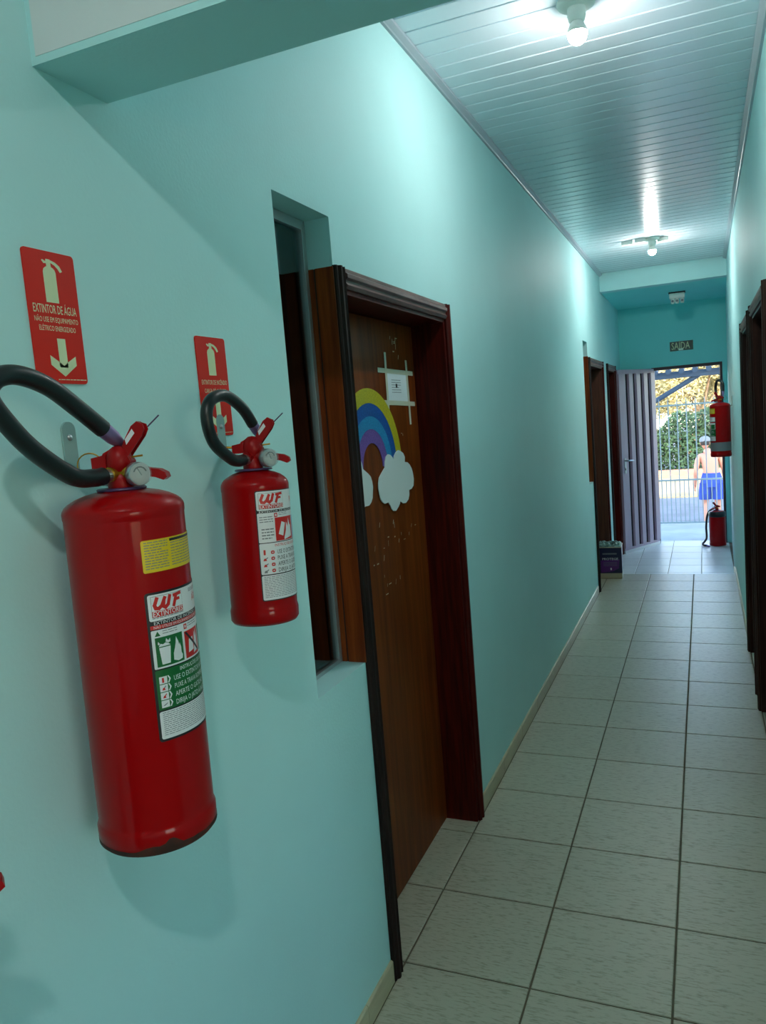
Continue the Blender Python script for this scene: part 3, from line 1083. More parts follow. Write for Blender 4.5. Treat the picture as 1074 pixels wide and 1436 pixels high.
# ------------------------------------------------------------------ lamps
def bulb_lamp(name, x, y, z, glow, label):
    t = empty(name, (x, y, z), label=label, cat='lamp')
    # ceiling rose
    obj('ceiling_rose', MB().lathe([(0.062, 0.0), (0.064, -0.006), (0.058, -0.016), (0.040, -0.022), (0.030, -0.024)], (0, 0, 0), (0, 0, 1), 32), [M['white_plastic']], t)
    obj('socket', MB().lathe([(0.029, -0.020), (0.030, -0.045), (0.026, -0.062), (0.021, -0.066)], (0, 0, 0), (0, 0, 1), 28), [M['white_plastic']], t)
    b = obj('bulb', MB().lathe([(0.016, -0.060), (0.021, -0.070), (0.031, -0.090), (0.0335, -0.101), (0.0315, -0.101)], (0, 0, 0), (0, 0, 1), 28, cap=False), [M['white_plastic']], t)
    prof = [(0.0312, -0.098)]
    for k in range(0, 9):
        a = math.pi / 2 * k / 8
        prof.append((0.0315 * math.cos(a) if k < 8 else 0.0005, -0.103 - 0.034 * math.sin(a)))
    obj('globe', MB().lathe(prof, (0, 0, 0), (0, 0, 1), 24), [glow], b)
    return t


bulb_lamp('bulb_lamp', 0.593, 2.78, H, M['bulb_glow'], 'bare lit bulb on a round holder, nearer one on the plank ceiling')
lamp2 = bulb_lamp('bulb_lamp', 0.593, 6.90, H, M['bulb2_glow'], 'bare lit bulb with white bracket arms, far one near the beam')
for x0, x1, yo in ((-0.235, -0.145, -0.03), (-0.125, -0.045, -0.06), (0.045, 0.125, 0.03)):
    obj('bracket_arm', MB().box(x0, x1, yo - 0.020, yo + 0.020, -0.034, -0.002, bev=0.003), [M['white_plastic']], lamp2)
bulb_lamp('room_lamp', 1.15, -0.42, 3.04, M['room_glow'], 'bare lit bulb on the ceiling behind the camera')

# detector hanging from the soffit
t = empty('emergency_light', (0.715, 9.15, ZS), label='small white twin-head emergency light under the turquoise ceiling', cat='light')
obj('mount_plate', MB().box(-0.085, 0.085, -0.055, 0.055, -0.014, 0.0, bev=0.003), [M['frame_dark']], t)
obj('case', MB().box(-0.078, 0.078, -0.05, 0.05, -0.070, -0.014, bev=0.006), [M['white_plastic']], t)
for x in (-0.045, 0.0, 0.052):
    hd = obj('lamp_head', MB().lathe([(0.019, 0.0), (0.022, -0.030), (0.016, -0.052)], (x, -0.02, -0.070), (0, 0, 1), 16), [M['white_plastic']], t)
    obj('lens', MB().lathe([(0.012, 0.0), (0.013, 0.006)], (x, -0.0405, -0.096), (0, -1, 0), 14), [M['grey']], hd)

# SAIDA sign on the end wall
sg = empty('exit_sign', (0.59, YE - 0.001, 2.403), label='dark green exit sign with pale letters above the open doorway', cat='sign')
obj('plate', MB().box(0, 0.262, -0.003, 0, -0.112, 0, bev=0.0008), [M['darkgreen']], sg)
pr = Print()
pr.text('SAÍDA', 0.018, 0.012, 0.226, 0.094, 0, 1, bold=0.004)
pr.rect(0.098, 0.086, 0.150, 0.108, 1, 2)  # bright reflection spot painted on the plate as a pale rectangle
pr.build('lettering', [M['sign_pale'], M['sign_painted_shine']], lambda u, v, d: (u, -0.0032 - d, -v), sg)


# ------------------------------------------------------------------ wall signs over the extinguishers
def ext_icon(pr, u, v, w, h, mi, layer=1):
    """extinguisher pictogram inside box; handle sweeping right"""
    def P(a, b):
        return (u + a * w, v + b * h)
    pr.poly([P(0.02, 0.30), P(0.06, 0.23), P(0.16, 0.185), P(0.22, 0.17), P(0.22, 0.12), P(0.44, 0.12), P(0.44, 0.17),
             P(0.52, 0.19), P(0.60, 0.23), P(0.64, 0.30), P(0.64, 1.0), P(0.02, 1.0)], mi, layer)
    pr.poly([P(0.0, 0.045), P(0.06, 0.02), P(0.20, 0.055), P(0.22, 0.0), P(0.42, 0.0), P(0.44, 0.12), P(0.22, 0.12),
             P(0.20, 0.10), P(0.10, 0.11)], mi, layer)
    pr.poly([P(0.42, 0.01), P(0.66, 0.045), P(0.86, 0.12), P(0.98, 0.235), P(0.86, 0.27), P(0.76, 0.19), P(0.62, 0.12), P(0.43, 0.075)], mi, layer)


def down_arrow(pr, u0, v0, u1, v1, mi):
    c = (u0 + u1) / 2
    w = (u1 - u0)
    h = v1 - v0
    pr.poly([(c - 0.16 * w, v0), (c + 0.16 * w, v0), (c + 0.16 * w, v0 + 0.76 * h), (c - 0.16 * w, v0 + 0.76 * h)], mi)
    pr.poly([(u0, v0 + 0.45 * h), (c - 0.16 * w, v0 + 0.62 * h), (c, v0 + 0.72 * h), (c, v1), (u0, v0 + 0.70 * h)], mi)
    pr.poly([(u1, v0 + 0.45 * h), (u1, v0 + 0.70 * h), (c, v1), (c, v0 + 0.72 * h), (c + 0.16 * w, v0 + 0.62 * h)], mi)


def wall_sign(y0, zt, w, h, lines, label):
    s = empty('wall_sign', (0.0005, y0, zt), label=label, cat='sign', group='red extinguisher signs on the left wall')
    obj('plate', MB().prism(rrect(0, 0, w, h, 0.006), lambda u, v, d: (d, u, -v), 0.0, 0.0025), [M['sign_red']], s)
    pr = Print()
    ext_icon(pr, 0.345 * w, 0.060 * h, 0.40 * w, 0.325 * h, 0)
    for t, u0, u1, v0, v1, b in lines:
        pr.text(t, u0 * w, v0 * h, u1 * w, v1 * h, 0, 1, bold=b)
    down_arrow(pr, 0.29 * w, 0.655 * h, 0.80 * w, 0.945 * h, 0)
    pr.lines(0.40 * w, 0.966 * h, 0.97 * w, 0.976 * h, 1, 0, 1, 0.6)
    pr.build('lettering', [M['sign_pale']], lambda u, v, d: (0.0026 + d, u, -v), s)
    return s


wall_sign(0.904, 2.022, 0.104, 0.2045, [('EXTINTOR DE ÁGUA', 0.08, 0.93, 0.405, 0.468, 0.004),
                                        ('NÃO USE EM EQUIPAMENTO', 0.08, 0.94, 0.497, 0.535, 0.0),
                                        ('ELÉTRICO ENERGIZADO', 0.15, 0.87, 0.562, 0.600, 0.0)],
          'red water extinguisher sign with three text lines above the big extinguisher')
wall_sign(1.317, 1.919, 0.104, 0.2035, [('EXTINTOR DE INCÊNDIO', 0.08, 0.94, 0.432, 0.478, 0.0),
                                        ('CARGA: PÓ QUÍMICO', 0.15, 0.88, 0.520, 0.562, 0.0)],
          'red powder extinguisher sign partly behind the smaller extinguisher hose loop')


# ------------------------------------------------------------------ extinguishers
def label_water(r, zt, u0):
    """big label; returns Print in label coordinates"""
    K, Wh, Gn, Rd, Gy = 0, 1, 2, 3, 4
    p = Print()
    p.rect(0, 0, 0.158, 0.2236, K, 1, 0.005)
    p.rect(0.004, 0.0035, 0.154, 0.0425, Wh, 2, 0.003)
    p.rect(0.0085, 0.0062, 0.0625, 0.0373, K, 3)
    p.rect(0.0089, 0.0066, 0.0621, 0.0369, Wh, 4)
    p.logo(0.0110, 0.0080, 0.0590, 0.0262, Rd, 5)
    p.rect(0.0089, 0.0282, 0.0621, 0.0369, Rd, 5)
    p.text('EXTINTORES', 0.0098, 0.0290, 0.0612, 0.0361, Wh, 6, bold=0.012)
    p.lines(0.0085, 0.0380, 0.0625, 0.0398, 1, Gy, 3, 0.6, 4)
    p.lines(0.082, 0.008, 0.125, 0.014, 3, Gy, 3, 0.5, 9)
    p.text('ÁGUA', 0.092, 0.0185, 0.125, 0.0290, Rd, 3, bold=0.004)
    p.text('EXTINTOR DE INCÊNDIO', 0.0100, 0.0434, 0.098, 0.0482, Wh, 2, bold=0.0)
    p.rect(0.004, 0.0490, 0.154, 0.0548, Rd, 2)
    p.text('NÃO UTILIZE EM EQUIPAMENTOS ELÉTRICOS', 0.0090, 0.0500, 0.110, 0.0540, Wh, 3, bold=0.0)
    p.rect(0.004, 0.0562, 0.154, 0.1140, Wh, 2, 0.002)
    # class A panel
    p.rect(0.0085, 0.0675, 0.0545, 0.1115, Gn, 3)
    p.poly([(0.0090, 0.0655), (0.0175, 0.0655), (0.0133, 0.0580)], Gn, 3)
    p.lines(0.021, 0.0585, 0.046, 0.0655, 2, Gy, 3, 0.3, 5)
    # bin
    p.poly([(0.0135, 0.0830), (0.0315, 0.0830), (0.0290, 0.1085), (0.0160, 0.1085)], Wh, 4)
    p.poly([(0.0130, 0.0815), (0.0160, 0.0770), (0.0200, 0.0785), (0.0240, 0.0765), (0.0290, 0.0790), (0.0318, 0.0815)], Wh, 4)
    p.poly([(0.0120, 0.0775), (0.0128, 0.0735), (0.0152, 0.0765), (0.0140, 0.0790)], Wh, 4)
    p.poly([(0.0240, 0.0755), (0.0255, 0.0705), (0.0285, 0.0745), (0.0318, 0.0715), (0.0322, 0.0765), (0.0285, 0.0780)], Wh, 4)
    # flames
    p.poly([(0.0350, 0.1060), (0.0355, 0.0960), (0.0385, 0.0880), (0.0405, 0.0810), (0.0420, 0.0720), (0.0455, 0.0800),
            (0.0465, 0.0860), (0.0480, 0.0830), (0.0500, 0.0900), (0.0500, 0.0980), (0.0520, 0.1020), (0.0510, 0.1075),
            (0.0430, 0.1090)], Wh, 4)
    # crossed-out panel
    p.rect(0.0590, 0.0700, 0.1000, 0.1115, Rd, 3)
    p.rect(0.0595, 0.0585, 0.0665, 0.0665, Rd, 3)
    p.rect(0.0615, 0.0605, 0.0645, 0.0645, Wh, 4)
    p.lines(0.0690, 0.0590, 0.0980, 0.0660, 2, Gy, 3, 0.3, 6)
    p.poly([(0.0690, 0.0840), (0.0800, 0.0815), (0.0810, 0.1020), (0.0660, 0.1040)], Wh, 4)
    p.poly([(0.0840, 0.0900), (0.0860, 0.0750), (0.0890, 0.0840), (0.0915, 0.0720), (0.0950, 0.0850), (0.0945, 0.1060), (0.0800, 0.1085), (0.0830, 0.0990)], Wh, 4)
    p.poly([(0.0600, 0.0720), (0.0640, 0.0710), (0.0980, 0.1060), (0.0950, 0.1090)], K, 5)
    p.rect(0.1045, 0.0700, 0.1500, 0.1115, Gn, 3)
    # instructions
    p.rect(0.004, 0.1160, 0.154, 0.1760, Gn, 2, 0.002)
    p.text('INSTRUÇÕES DE USO', 0.0440, 0.1188, 0.110, 0.1245, Wh, 3, bold=0.004)
    for i, t in enumerate(('USE O EXTINTOR NA VERTICAL', 'PUXE A TRAVA ROMPENDO O LACRE', 'APERTE O GATILHO', 'DIRIJA O JATO À BASE DO FOGO')):
        v = 0.1285 + i * 0.0122
        wd = (0.108, 0.112, 0.072, 0.112)[i]
        p.text(t, 0.0315, v + 0.0005, 0.0315 + wd, v + 0.0078, Wh, 3, bold=0.0)
        a = 0.1262 + i * 0.0120
        p.poly([(0.0085, a), (0.0205, a), (0.0205, a + 0.0108), (0.0085, a + 0.0108)], Wh, 3)
        p.poly([(0.0212, a), (0.0232, a), (0.0262, a + 0.0054), (0.0232, a + 0.0108), (0.0212, a + 0.0108), (0.0238, a + 0.0054)], Wh, 3)
        if i == 0:
            p.rect(0.0125, a + 0.002, 0.0155, a + 0.0092, Rd, 4)
        elif i < 3:
            p.poly([(0.0115, a + 0.0085), (0.0130, a + 0.005), (0.0150, a + 0.0045), (0.0165, a + 0.0085)], Rd, 4)
            p.poly([(0.0145, a + 0.0045), (0.0170, a + 0.0020), (0.0178, a + 0.0030), (0.0155, a + 0.0060)], Rd if i == 2 else Gy, 4)
        else:
            p.poly([(0.0105, a + 0.0080), (0.0130, a + 0.0062), (0.0175, a + 0.0040), (0.0178, a + 0.0050), (0.0135, a + 0.0078)], Gy, 4)
    p.rect(0.004, 0.1782, 0.154, 0.2200, Wh, 2, 0.003)
    p.lines(0.0085, 0.1802, 0.149, 0.2165, 12, Gy, 3, 0.32, 7)
    return p, [M['black'], M['white'], M['green'], M['red'], M['grey']]


def label_powder(r, zt, u0):
    K, Wh, Bl, Rd, Gy = 0, 1, 2, 3, 4
    p = Print()
    p.rect(0, 0, 0.150, 0.212, K, 1, 0.004)
    p.rect(0.0018, 0.0018, 0.148, 0.0380, Wh, 2, 0.003)
    p.rect(0.0063, 0.0052, 0.0587, 0.0352, K, 3)
    p.rect(0.0067, 0.0056, 0.0583, 0.0348, Wh, 4)
    p.logo(0.0085, 0.0070, 0.0555, 0.0245, Rd, 5)
    p.rect(0.0067, 0.0265, 0.0583, 0.0348, Rd, 5)
    p.text('EXTINTORES', 0.0076, 0.0272, 0.0576, 0.0341, Wh, 6, bold=0.012)
    p.text('PQS', 0.0860, 0.0160, 0.110, 0.0260, Rd, 3, bold=0.006)
    p.text('EXTINTOR DE INCÊNDIO', 0.0060, 0.0387, 0.098, 0.0424, Wh, 2, bold=0.0)
    p.rect(0.0018, 0.0430, 0.148, 0.0995, Wh, 2, 0.002)
    p.lines(0.0055, 0.0500, 0.0320, 0.0635, 3, Gy, 3, 0.35, 11)
    p.lines(0.0080, 0.0730, 0.0320, 0.0960, 4, Gy, 3, 0.40, 12)
    p.rect(0.0355, 0.0535, 0.0870, 0.0985, Rd, 3)
    p.rect(0.0350, 0.0445, 0.0420, 0.0525, Rd, 3)
    p.rect(0.0370, 0.0465, 0.0400, 0.0505, Wh, 4)
    p.lines(0.0450, 0.0450, 0.0680, 0.0515, 2, Gy, 3, 0.3, 13)
    p.poly([(0.0420, 0.0855), (0.0510, 0.0620), (0.0605, 0.0655), (0.0530, 0.0900)], Wh, 4)
    p.poly([(0.0560, 0.0940), (0.0620, 0.0800), (0.0640, 0.0640), (0.0690, 0.0740), (0.0720, 0.0570), (0.0770, 0.0720), (0.0800, 0.0700),
            (0.0810, 0.0930), (0.0560, 0.0975)], Wh, 4)
    p.rect(0.0910, 0.0535, 0.1430, 0.0985, Bl, 3)
    p.rect(0.0018, 0.1010, 0.148, 0.1605, Wh, 2, 0.002)
    p.text('INSTRUÇÕES DE USO', 0.0320, 0.1035, 0.098, 0.1085, Rd, 3, bold=0.004)
    for i, t in enumerate(('USE O EXTINTOR NA VERTICAL', 'PUXE A TRAVA ROMPENDO', 'APERTE O GATILHO', 'DIRIJA O JATO À BASE')):
        v = 0.1150 + i * 0.0117
        wd = (0.100, 0.095, 0.070, 0.088)[i]
        p.text(t, 0.0360, v, 0.0360 + wd, v + 0.0078, K, 3, bold=0.004)
        p.rect(0.0225, v + 0.0005, 0.0300, v + 0.0070, Rd, 3, 0.0025)
        p.rect(0.0247, v + 0.0030, 0.0278, v + 0.0046, Wh, 4)
        if i == 0:
            p.rect(0.0085, v - 0.002, 0.0125, v + 0.008, Rd, 3, 0.001)
        else:
            p.poly([(0.0070, v + 0.0075), (0.0090, v + 0.003), (0.0120, v + 0.0025), (0.0140, v + 0.0075)], Rd if i < 3 else Gy, 3)
            p.poly([(0.0120, v + 0.0030), (0.0160, v + 0.0005), (0.0165, v + 0.0020), (0.0130, v + 0.0050)], Gy, 3)
    p.rect(0.0018, 0.1625, 0.148, 0.2098, Wh, 2, 0.003)
    p.lines(0.0060, 0.1650, 0.1440, 0.2070, 13, Gy, 3, 0.32, 14)
    return p, [M['black'], M['white'], M['blue'], M['red'], M['grey']]


def extinguisher(loc, rotz, r, zs, label, group, head='brass', skirt_h=0.035, kind_label='water', lab_top=None, lab_u=None, yellow=False,
                 hose=None, tilt=(0, 0), band=False, strap=False, hose_r=0.0125, detail=True, ferrule=True, head_rot=0.0, worn=True):
    """local frame: origin at the base centre, the printed side faces +x; zs = height of the shoulder seam"""
    t = empty('fire_extinguisher', loc, (tilt[0], tilt[1], rotz), label=label, cat='fire extinguisher', group=group)
    ap = zs + 0.027                     # apex of the dome
    # body: skirt, wall, shoulder seam, dome
    prof = [(r * 0.90, 0.004), (r * 0.96, 0.0), (r * 1.022, 0.006), (r * 1.028, skirt_h - 0.006), (r * 1.006, skirt_h), (r * 0.995, skirt_h + 0.003), (r, skirt_h + 0.010)]
    for k in range(1, 8):
        prof.append((r, skirt_h + 0.010 + (zs - 0.018 - skirt_h - 0.010) * k / 7))
    prof += [(r, zs - 0.014), (r * 1.010, zs - 0.011), (r * 1.012, zs - 0.003), (r * 1.0, zs + 0.001)]
    hd_ = ap - zs
    prof += [(r * 0.965, zs + hd_ * 0.22), (r * 0.90, zs + hd_ * 0.40), (r * 0.78, zs + hd_ * 0.62), (r * 0.62, zs + hd_ * 0.80),
             (r * 0.45, zs + hd_ * 0.92), (0.024, ap)]
    obj('cylinder', MB().lathe(prof, n=64), [M['ext_red']], t)
    if worn:
        # worn, rusty lower rim
        mb = MB()
        n = 64
        vs, fs = [], []
        rr = random.Random(3)
        for k in range(n):
            a = 2 * math.pi * k / n
            hgt = 0.0045 + 0.004 * abs(math.sin(a * 1.7 + 0.9)) + 0.013 * math.exp(-((a - 5.62) / 0.10) ** 2) + 0.006 * math.exp(-((a - 5.30) / 0.22) ** 2) + 0.0015 * rr.random()
            vs += [(r * 0.965 * math.cos(a), r * 0.965 * math.sin(a), -0.0006), (r * 1.0265 * math.cos(a), r * 1.0265 * math.sin(a), 0.0055),
                   (r * 1.0265 * math.cos(a), r * 1.0265 * math.sin(a), hgt + 0.003)]
        for k in range(n):
            j = (k + 1) % n
            fs += [(3 * k, 3 * j, 3 * j + 1, 3 * k + 1), (3 * k + 1, 3 * j + 1, 3 * j + 2, 3 * k + 2)]
        mb.add(vs, fs, 0, True)
        tag(obj('bottom_rim', mb, [M['rust']], t), 'rusty worn bottom rim')
    # printed label
    if kind_label:
        p, ms = (label_water if kind_label == 'water' else label_powder)(r, lab_top, lab_u)
        rr_ = r + 0.0006

        def fn(u, v, d):
            a = (lab_u + u) / r
            return ((rr_ + d) * math.cos(a), (rr_ + d) * math.sin(a), lab_top - v)
        p.build('label', ms, fn, t, step=0.006, gap=0.00012)
    if yellow:
        p = Print()
        p.rect(0, 0, 0.150, 0.0475, 0, 1, 0.003)
        p.rect(0.046, 0.0022, 0.146, 0.0060, 1, 2)
        p.lines(0.004, 0.003, 0.042, 0.045, 11, 2, 2, 0.35, 21)
        p.lines(0.047, 0.008, 0.145, 0.045, 9, 2, 2, 0.30, 22)

        def fy(u, v, d):
            a = (lab_u + 0.003 + u) / r
            return ((r + 0.0006 + d) * math.cos(a), (r + 0.0006 + d) * math.sin(a), lab_top + 0.0765 - v)
        p.build('sticker', [M['yellow'], M['black'], M['grey']], fy, t, step=0.006, gap=0.00012)
    if band:
        obj('tape_band', MB().lathe([(r + 0.0009, 0.055), (r + 0.0009, 0.135)], n=48, cap=False), [M['grey']], t)
    if strap:
        obj('strap', MB().lathe([(r + 0.001, zs - 0.05), (r + 0.004, zs - 0.045), (r + 0.004, zs + 0.0), (r * 0.9, zs + 0.014)], n=48, cap=False), [M['rubber']], t)
    # valve
    hd = Matrix.Rotation(head_rot, 4, 'Z')

    def hv(x, y, z):
        q = hd @ Vector((x, y, 0))
        return (q.x, q.y, ap + z)
    obj('inspection_ring', MB().lathe([(0.022, -0.002), (0.036, -0.001), (0.037, 0.001), (0.035, 0.003), (0.022, 0.003)], (0, 0, ap), n=36), [M['ring']], t)
    bodym = M['brass'] if head == 'brass' else M['valve_red']
    v = obj('valve', MB().lathe([(0.0185, 0.0), (0.0195, 0.004), (0.0195, 0.021), (0.018, 0.023)], (0, 0, ap), n=28), [M['valve_red']], t)
    mb = MB()
    mb.lathe([(0.0165, 0.021), (0.0165, 0.040)], (0, 0, ap), n=8, smooth=False)
    mb.lathe([(0.0105, 0.0), (0.0105, 0.022), (0.0075, 0.024), (0.0075, 0.034)], hv(0.0, 0, 0.026), hd @ Vector((0.85, -0.5, -0.06)), 18)
    mb.lathe([(0.011, 0.0), (0.011, 0.022)], (0, -0.002, ap + 0.024), (0, -1, 0.0), 18)
    obj('valve_block', mb, [bodym], v)
    # gauge on the front
    gdir = (hd @ Vector((0.72, -0.69, 0.0))).normalized()
    gp = Vector(hv(0.028, -0.016, 0.022))
    gz = obj('gauge', MB().lathe([(0.0165, 0.0), (0.0180, 0.002), (0.0180, 0.013), (0.0168, 0.0145)], gp, gdir, 28), [M['steel']], t)
    obj('gauge_dial', MB().lathe([(0.0150, 0.0), (0.0150, 0.0006)], gp + gdir * 0.0146, gdir, 24), [M['gauge_face']], gz)
    mb = MB()
    sx = gdir.cross(Vector((0, 0, 1))).normalized()
    gc = gp + gdir * 0.0156
    mb.tube([gc - sx * 0.002 - Vector((0, 0, 0.002)), gc + sx * 0.004 + Vector((0, 0, 0.009))], 0.0008, 6)
    mb.tube([gc + (sx * math.cos(a) + Vector((0, 0, 1)) * math.sin(a)) * 0.0105 for a in [math.radians(20 + 14 * k) for k in range(11)]], 0.0011, 6)
    obj('needle', mb, [M['gauge_mark']], gz)
    obj('gauge_glass', MB().lathe([(0.0172, 0.0), (0.0160, 0.005), (0.010, 0.008), (0.001, 0.009)], gp + gdir * 0.0165, gdir, 24), [M['clear']], gz)
    # head housing: rounded hood
    mb = MB()
    hp = [(-0.022, 0.036), (-0.024, 0.046), (-0.018, 0.056), (-0.006, 0.062), (0.006, 0.062), (0.016, 0.054), (0.022, 0.042), (0.020, 0.030), (0.004, 0.028), (-0.010, 0.036)]
    mb.prism(hp, lambda u, w, d: hv(u, d, w), -0.0135, 0.0135)
    mb.lathe([(0.0165, 0.0), (0.0195, 0.008), (0.0195, 0.016), (0.0180, 0.024), (0.0140, 0.031), (0.0080, 0.036), (0.0010, 0.0375)], hv(0.001, -0.002, 0.029), hd @ Vector((0.05, -0.1, 1)), 24)
    mb.prism([(-0.036, 0.034), (-0.036, 0.050), (-0.014, 0.054), (-0.014, 0.034)], lambda u, w, d: hv(u, d, w), -0.016, 0.010)
    obj('valve_head', mb, [M['valve_red']], t)
    # carry handle pointing out from the wall
    mb = MB()
    out = [(0.014, 0.030), (0.030, 0.033), (0.062, 0.027), (0.072, 0.021), (0.074, 0.014), (0.068, 0.010), (0.056, 0.015), (0.030, 0.020), (0.014, 0.020)]
    mb.prism(out, lambda u, w, d: hv(u, d, w), -0.011, 0.011)
    obj('carry_handle', mb, [M['valve_red']], t)
    # squeeze lever
    lev = [(0.004, 0.052), (0.016, 0.046), (0.042, 0.078), (0.047, 0.088), (0.045, 0.096), (0.038, 0.099), (0.029, 0.092), (0.018, 0.074)]
    mb = MB()
    mb.prism(lev, lambda u, w, d: hv(u, d, w), -0.0105, -0.008)
    mb.prism(lev, lambda u, w, d: hv(u, d, w), 0.008, 0.0105)
    mb.prism([(0.009, 0.056), (0.018, 0.074), (0.029, 0.092), (0.038, 0.099), (0.0365, 0.1005), (0.0275, 0.0940), (0.0160, 0.0755), (0.007, 0.057)], lambda u, w, d: hv(u, d, w), -0.0105, 0.0105)
    lv = obj('lever', mb, [M['valve_red']], t)
    mb = MB()
    for k in range(2):
        pass
    mb.prism([(0.0180, 0.0665), (0.0320, 0.0830), (0.0285, 0.0895), (0.0165, 0.0745)], lambda u, w, d: hv(u, d - 0.0108, w), -0.0003, 0.0)
    mb.prism([(0.0165, 0.0765), (0.0270, 0.0942), (0.0264, 0.0948), (0.0159, 0.0771)], lambda u, w, d: hv(u, d, w), -0.0085, 0.0085)
    obj('sticker', mb, [M['white']], lv)
    # safety pin with ring and seal wire
    mb = MB()
    mb.tube([hv(-0.030, -0.006, 0.046), hv(0.0, 0.0, 0.046), hv(0.036, 0.004, 0.049)], 0.0015, 8)
    if head == 'brass':
        c = Vector(hv(-0.042, -0.006, 0.040))
        mb.tube([c + (hd @ Vector((0.98, 0.2, 0))) * (0.018 * math.cos(a)) + Vector((0, 0, 0.018 * math.sin(a))) for a in [2 * math.pi * k / 20 for k in range(20)]], 0.0011, 6, closed=True)
    else:
        mb.tube([hv(-0.030, -0.006, 0.046), hv(-0.046, -0.010, 0.047), hv(-0.052, -0.012, 0.046)], 0.0022, 8)
    obj('safety_pin', mb, [M['brass']], t)
    obj('seal_wire', MB().tube(spline([hv(0.030, 0.011, 0.078), hv(0.046, 0.012, 0.092), hv(0.064, 0.014, 0.108)], 4), 0.0011, 6), [M['ring']], t)
    # hose and end ferrule
    if hose:
        pts = [(q[0], q[1], ap + q[2]) for q in hose]
        obj('hose_coupling', MB().tube([(hose[0][0], hose[0][1] + 0.018, ap + hose[0][2]), (hose[0][0], hose[0][1] - 0.006, ap + hose[0][2])], 0.0095, 14), [M['steel']], t)
        obj('hose', MB().tube(spline(pts, 8), hose_r, 16), [M['rubber']], t)
        if ferrule:
            a, b = Vector(pts[-1]), Vector(pts[-2])
            d = (a - b).normalized()
            obj('nozzle', MB().lathe([(hose_r * 0.86, -0.004), (hose_r * 0.92, 0.0), (hose_r * 0.88, 0.022), (hose_r * 0.62, 0.040), (hose_r * 0.35, 0.047)], a, d, 18), [M['purple_metal']], t)
    return t


hose1 = [(0.0, -0.036, 0.023), (0.0, -0.056, 0.022), (0.0, -0.096, 0.028), (0.0, -0.157, 0.066), (0.0, -0.196, 0.104), (0.0, -0.219, 0.138),
         (0.0, -0.205, 0.160), (0.0, -0.170, 0.166), (0.0, -0.120, 0.152), (0.0, -0.066, 0.119), (0.0, -0.026, 0.092)]
extinguisher((0.118, 0.922, 1.103), 0.0, 0.0885, 0.517,
             'large red water extinguisher with a yellow sticker, in the foreground', 'red fire extinguishers',
             head='brass', kind_label='water', lab_top=0.3945, lab_u=-0.0615, yellow=True, hose=hose1, tilt=(-0.0105, 0), hose_r=0.0132, head_rot=math.radians(22))
hose2 = [(0.0, -0.040, 0.021), (0.0, -0.058, 0.020), (0.0, -0.083, 0.026), (0.0, -0.131, 0.056), (0.0, -0.147, 0.100), (0.0, -0.131, 0.132),
         (0.0, -0.082, 0.142), (0.0, -0.028, 0.120), (0.0, 0.004, 0.090)]
hose2 = [(x, y + 0.006, z) for x, y, z in hose2]
extinguisher((0.12, 1.290, 1.345), 0.0, 0.0655, 0.272,
             'smaller red powder extinguisher hanging beside the sidelight niche', 'red fire extinguishers',
             head='red', skirt_h=0.030, kind_label='powder', lab_top=0.2600, lab_u=-0.0685, hose=hose2, tilt=(-0.034, 0), hose_r=0.0112, worn=False, head_rot=math.radians(22))
extinguisher((1.082, 7.80, 1.155), math.pi, 0.0885, 0.470,
             'red extinguisher with grey tape band, hung on the right wall by the exit', 'red fire extinguishers',
             head='brass', kind_label='water', lab_top=0.3700, lab_u=-0.0615, yellow=True, hose=[(0.0, -0.026, 0.024), (0.02, -0.07, 0.05), (0.03, -0.11, 0.12), (0.02, -0.08, 0.19), (-0.005, -0.02, 0.20), (-0.03, 0.01, 0.17), (-0.03, 0.02, 0.10)],
             band=True, worn=False)
extinguisher((1.058, 9.98, ZP), math.radians(200), 0.0925, 0.400,
             'red extinguisher standing on the floor by the exit with its hose hanging down', 'red fire extinguishers',
             head='brass', kind_label=None, strap=True, worn=False,
             hose=[(0.0, -0.026, 0.024), (0.0, -0.07, 0.03), (0.07, -0.105, -0.05), (0.10, -0.09, -0.20), (0.115, -0.05, -0.34), (0.175, -0.01, -0.405), (0.15, 0.06, -0.414)])
extinguisher((0.150, 0.518, 0.925), 0.0, 0.0480, 0.270,
             'red extinguisher at the left edge of the photo, only its handle tip in view', 'red fire extinguishers',
             head='red', skirt_h=0.030, kind_label=None,
             hose=[(0.0, -0.026, 0.021), (0.0, -0.08, 0.02), (0.0, -0.13, 0.06), (0.0, -0.14, 0.11), (0.0, -0.09, 0.14), (0.0, -0.03, 0.12), (0.0, 0.0, 0.08)],
             hose_r=0.0112, worn=False, head_rot=math.radians(52))


# wall hooks that carry them
def wall_hook(y, z, x, s, label, rx, reach):
    h = empty('wall_hook', (x, y, z), label=label, cat='hook', group='extinguisher hooks')
    mb = MB()
    mb.prism(rrect(-0.014, -0.045, 0.014, 0.045, 0.013), lambda u, v, d: (s * d, u, v), 0.0003, 0.004)
    mb.tube(spline([(s * 0.002, 0, -0.030), (s * 0.014, 0, -0.044), (s * reach * 0.6, 0, -0.054), (s * reach, 0, -0.060)], 5), 0.0050, 8)
    obj('plate', mb, [M['hook']], h)
    obj('screw', MB().lathe([(0.005, 0.0), (0.0045, 0.002), (0.001, 0.003)], (s * 0.004, 0, 0.020), (s, 0, 0), 12), [M['steel']], h)
    return h


wall_hook(0.952, 1.712, 0.0, 1, 'pale plastic wall hook behind the large extinguisher hose', 0, 0.090)
wall_hook(1.375, 1.715, 0.0, 1, 'pale plastic wall hook below the second red sign', 0, 0.092)
wall_hook(0.518, 1.286, 0.0, 1, 'pale wall hook outside the left edge of the photo', 0, 0.125)
wall_hook(7.80, 1.66, W, -1, 'pale wall hook behind the extinguisher on the right wall', 0, 0.085)


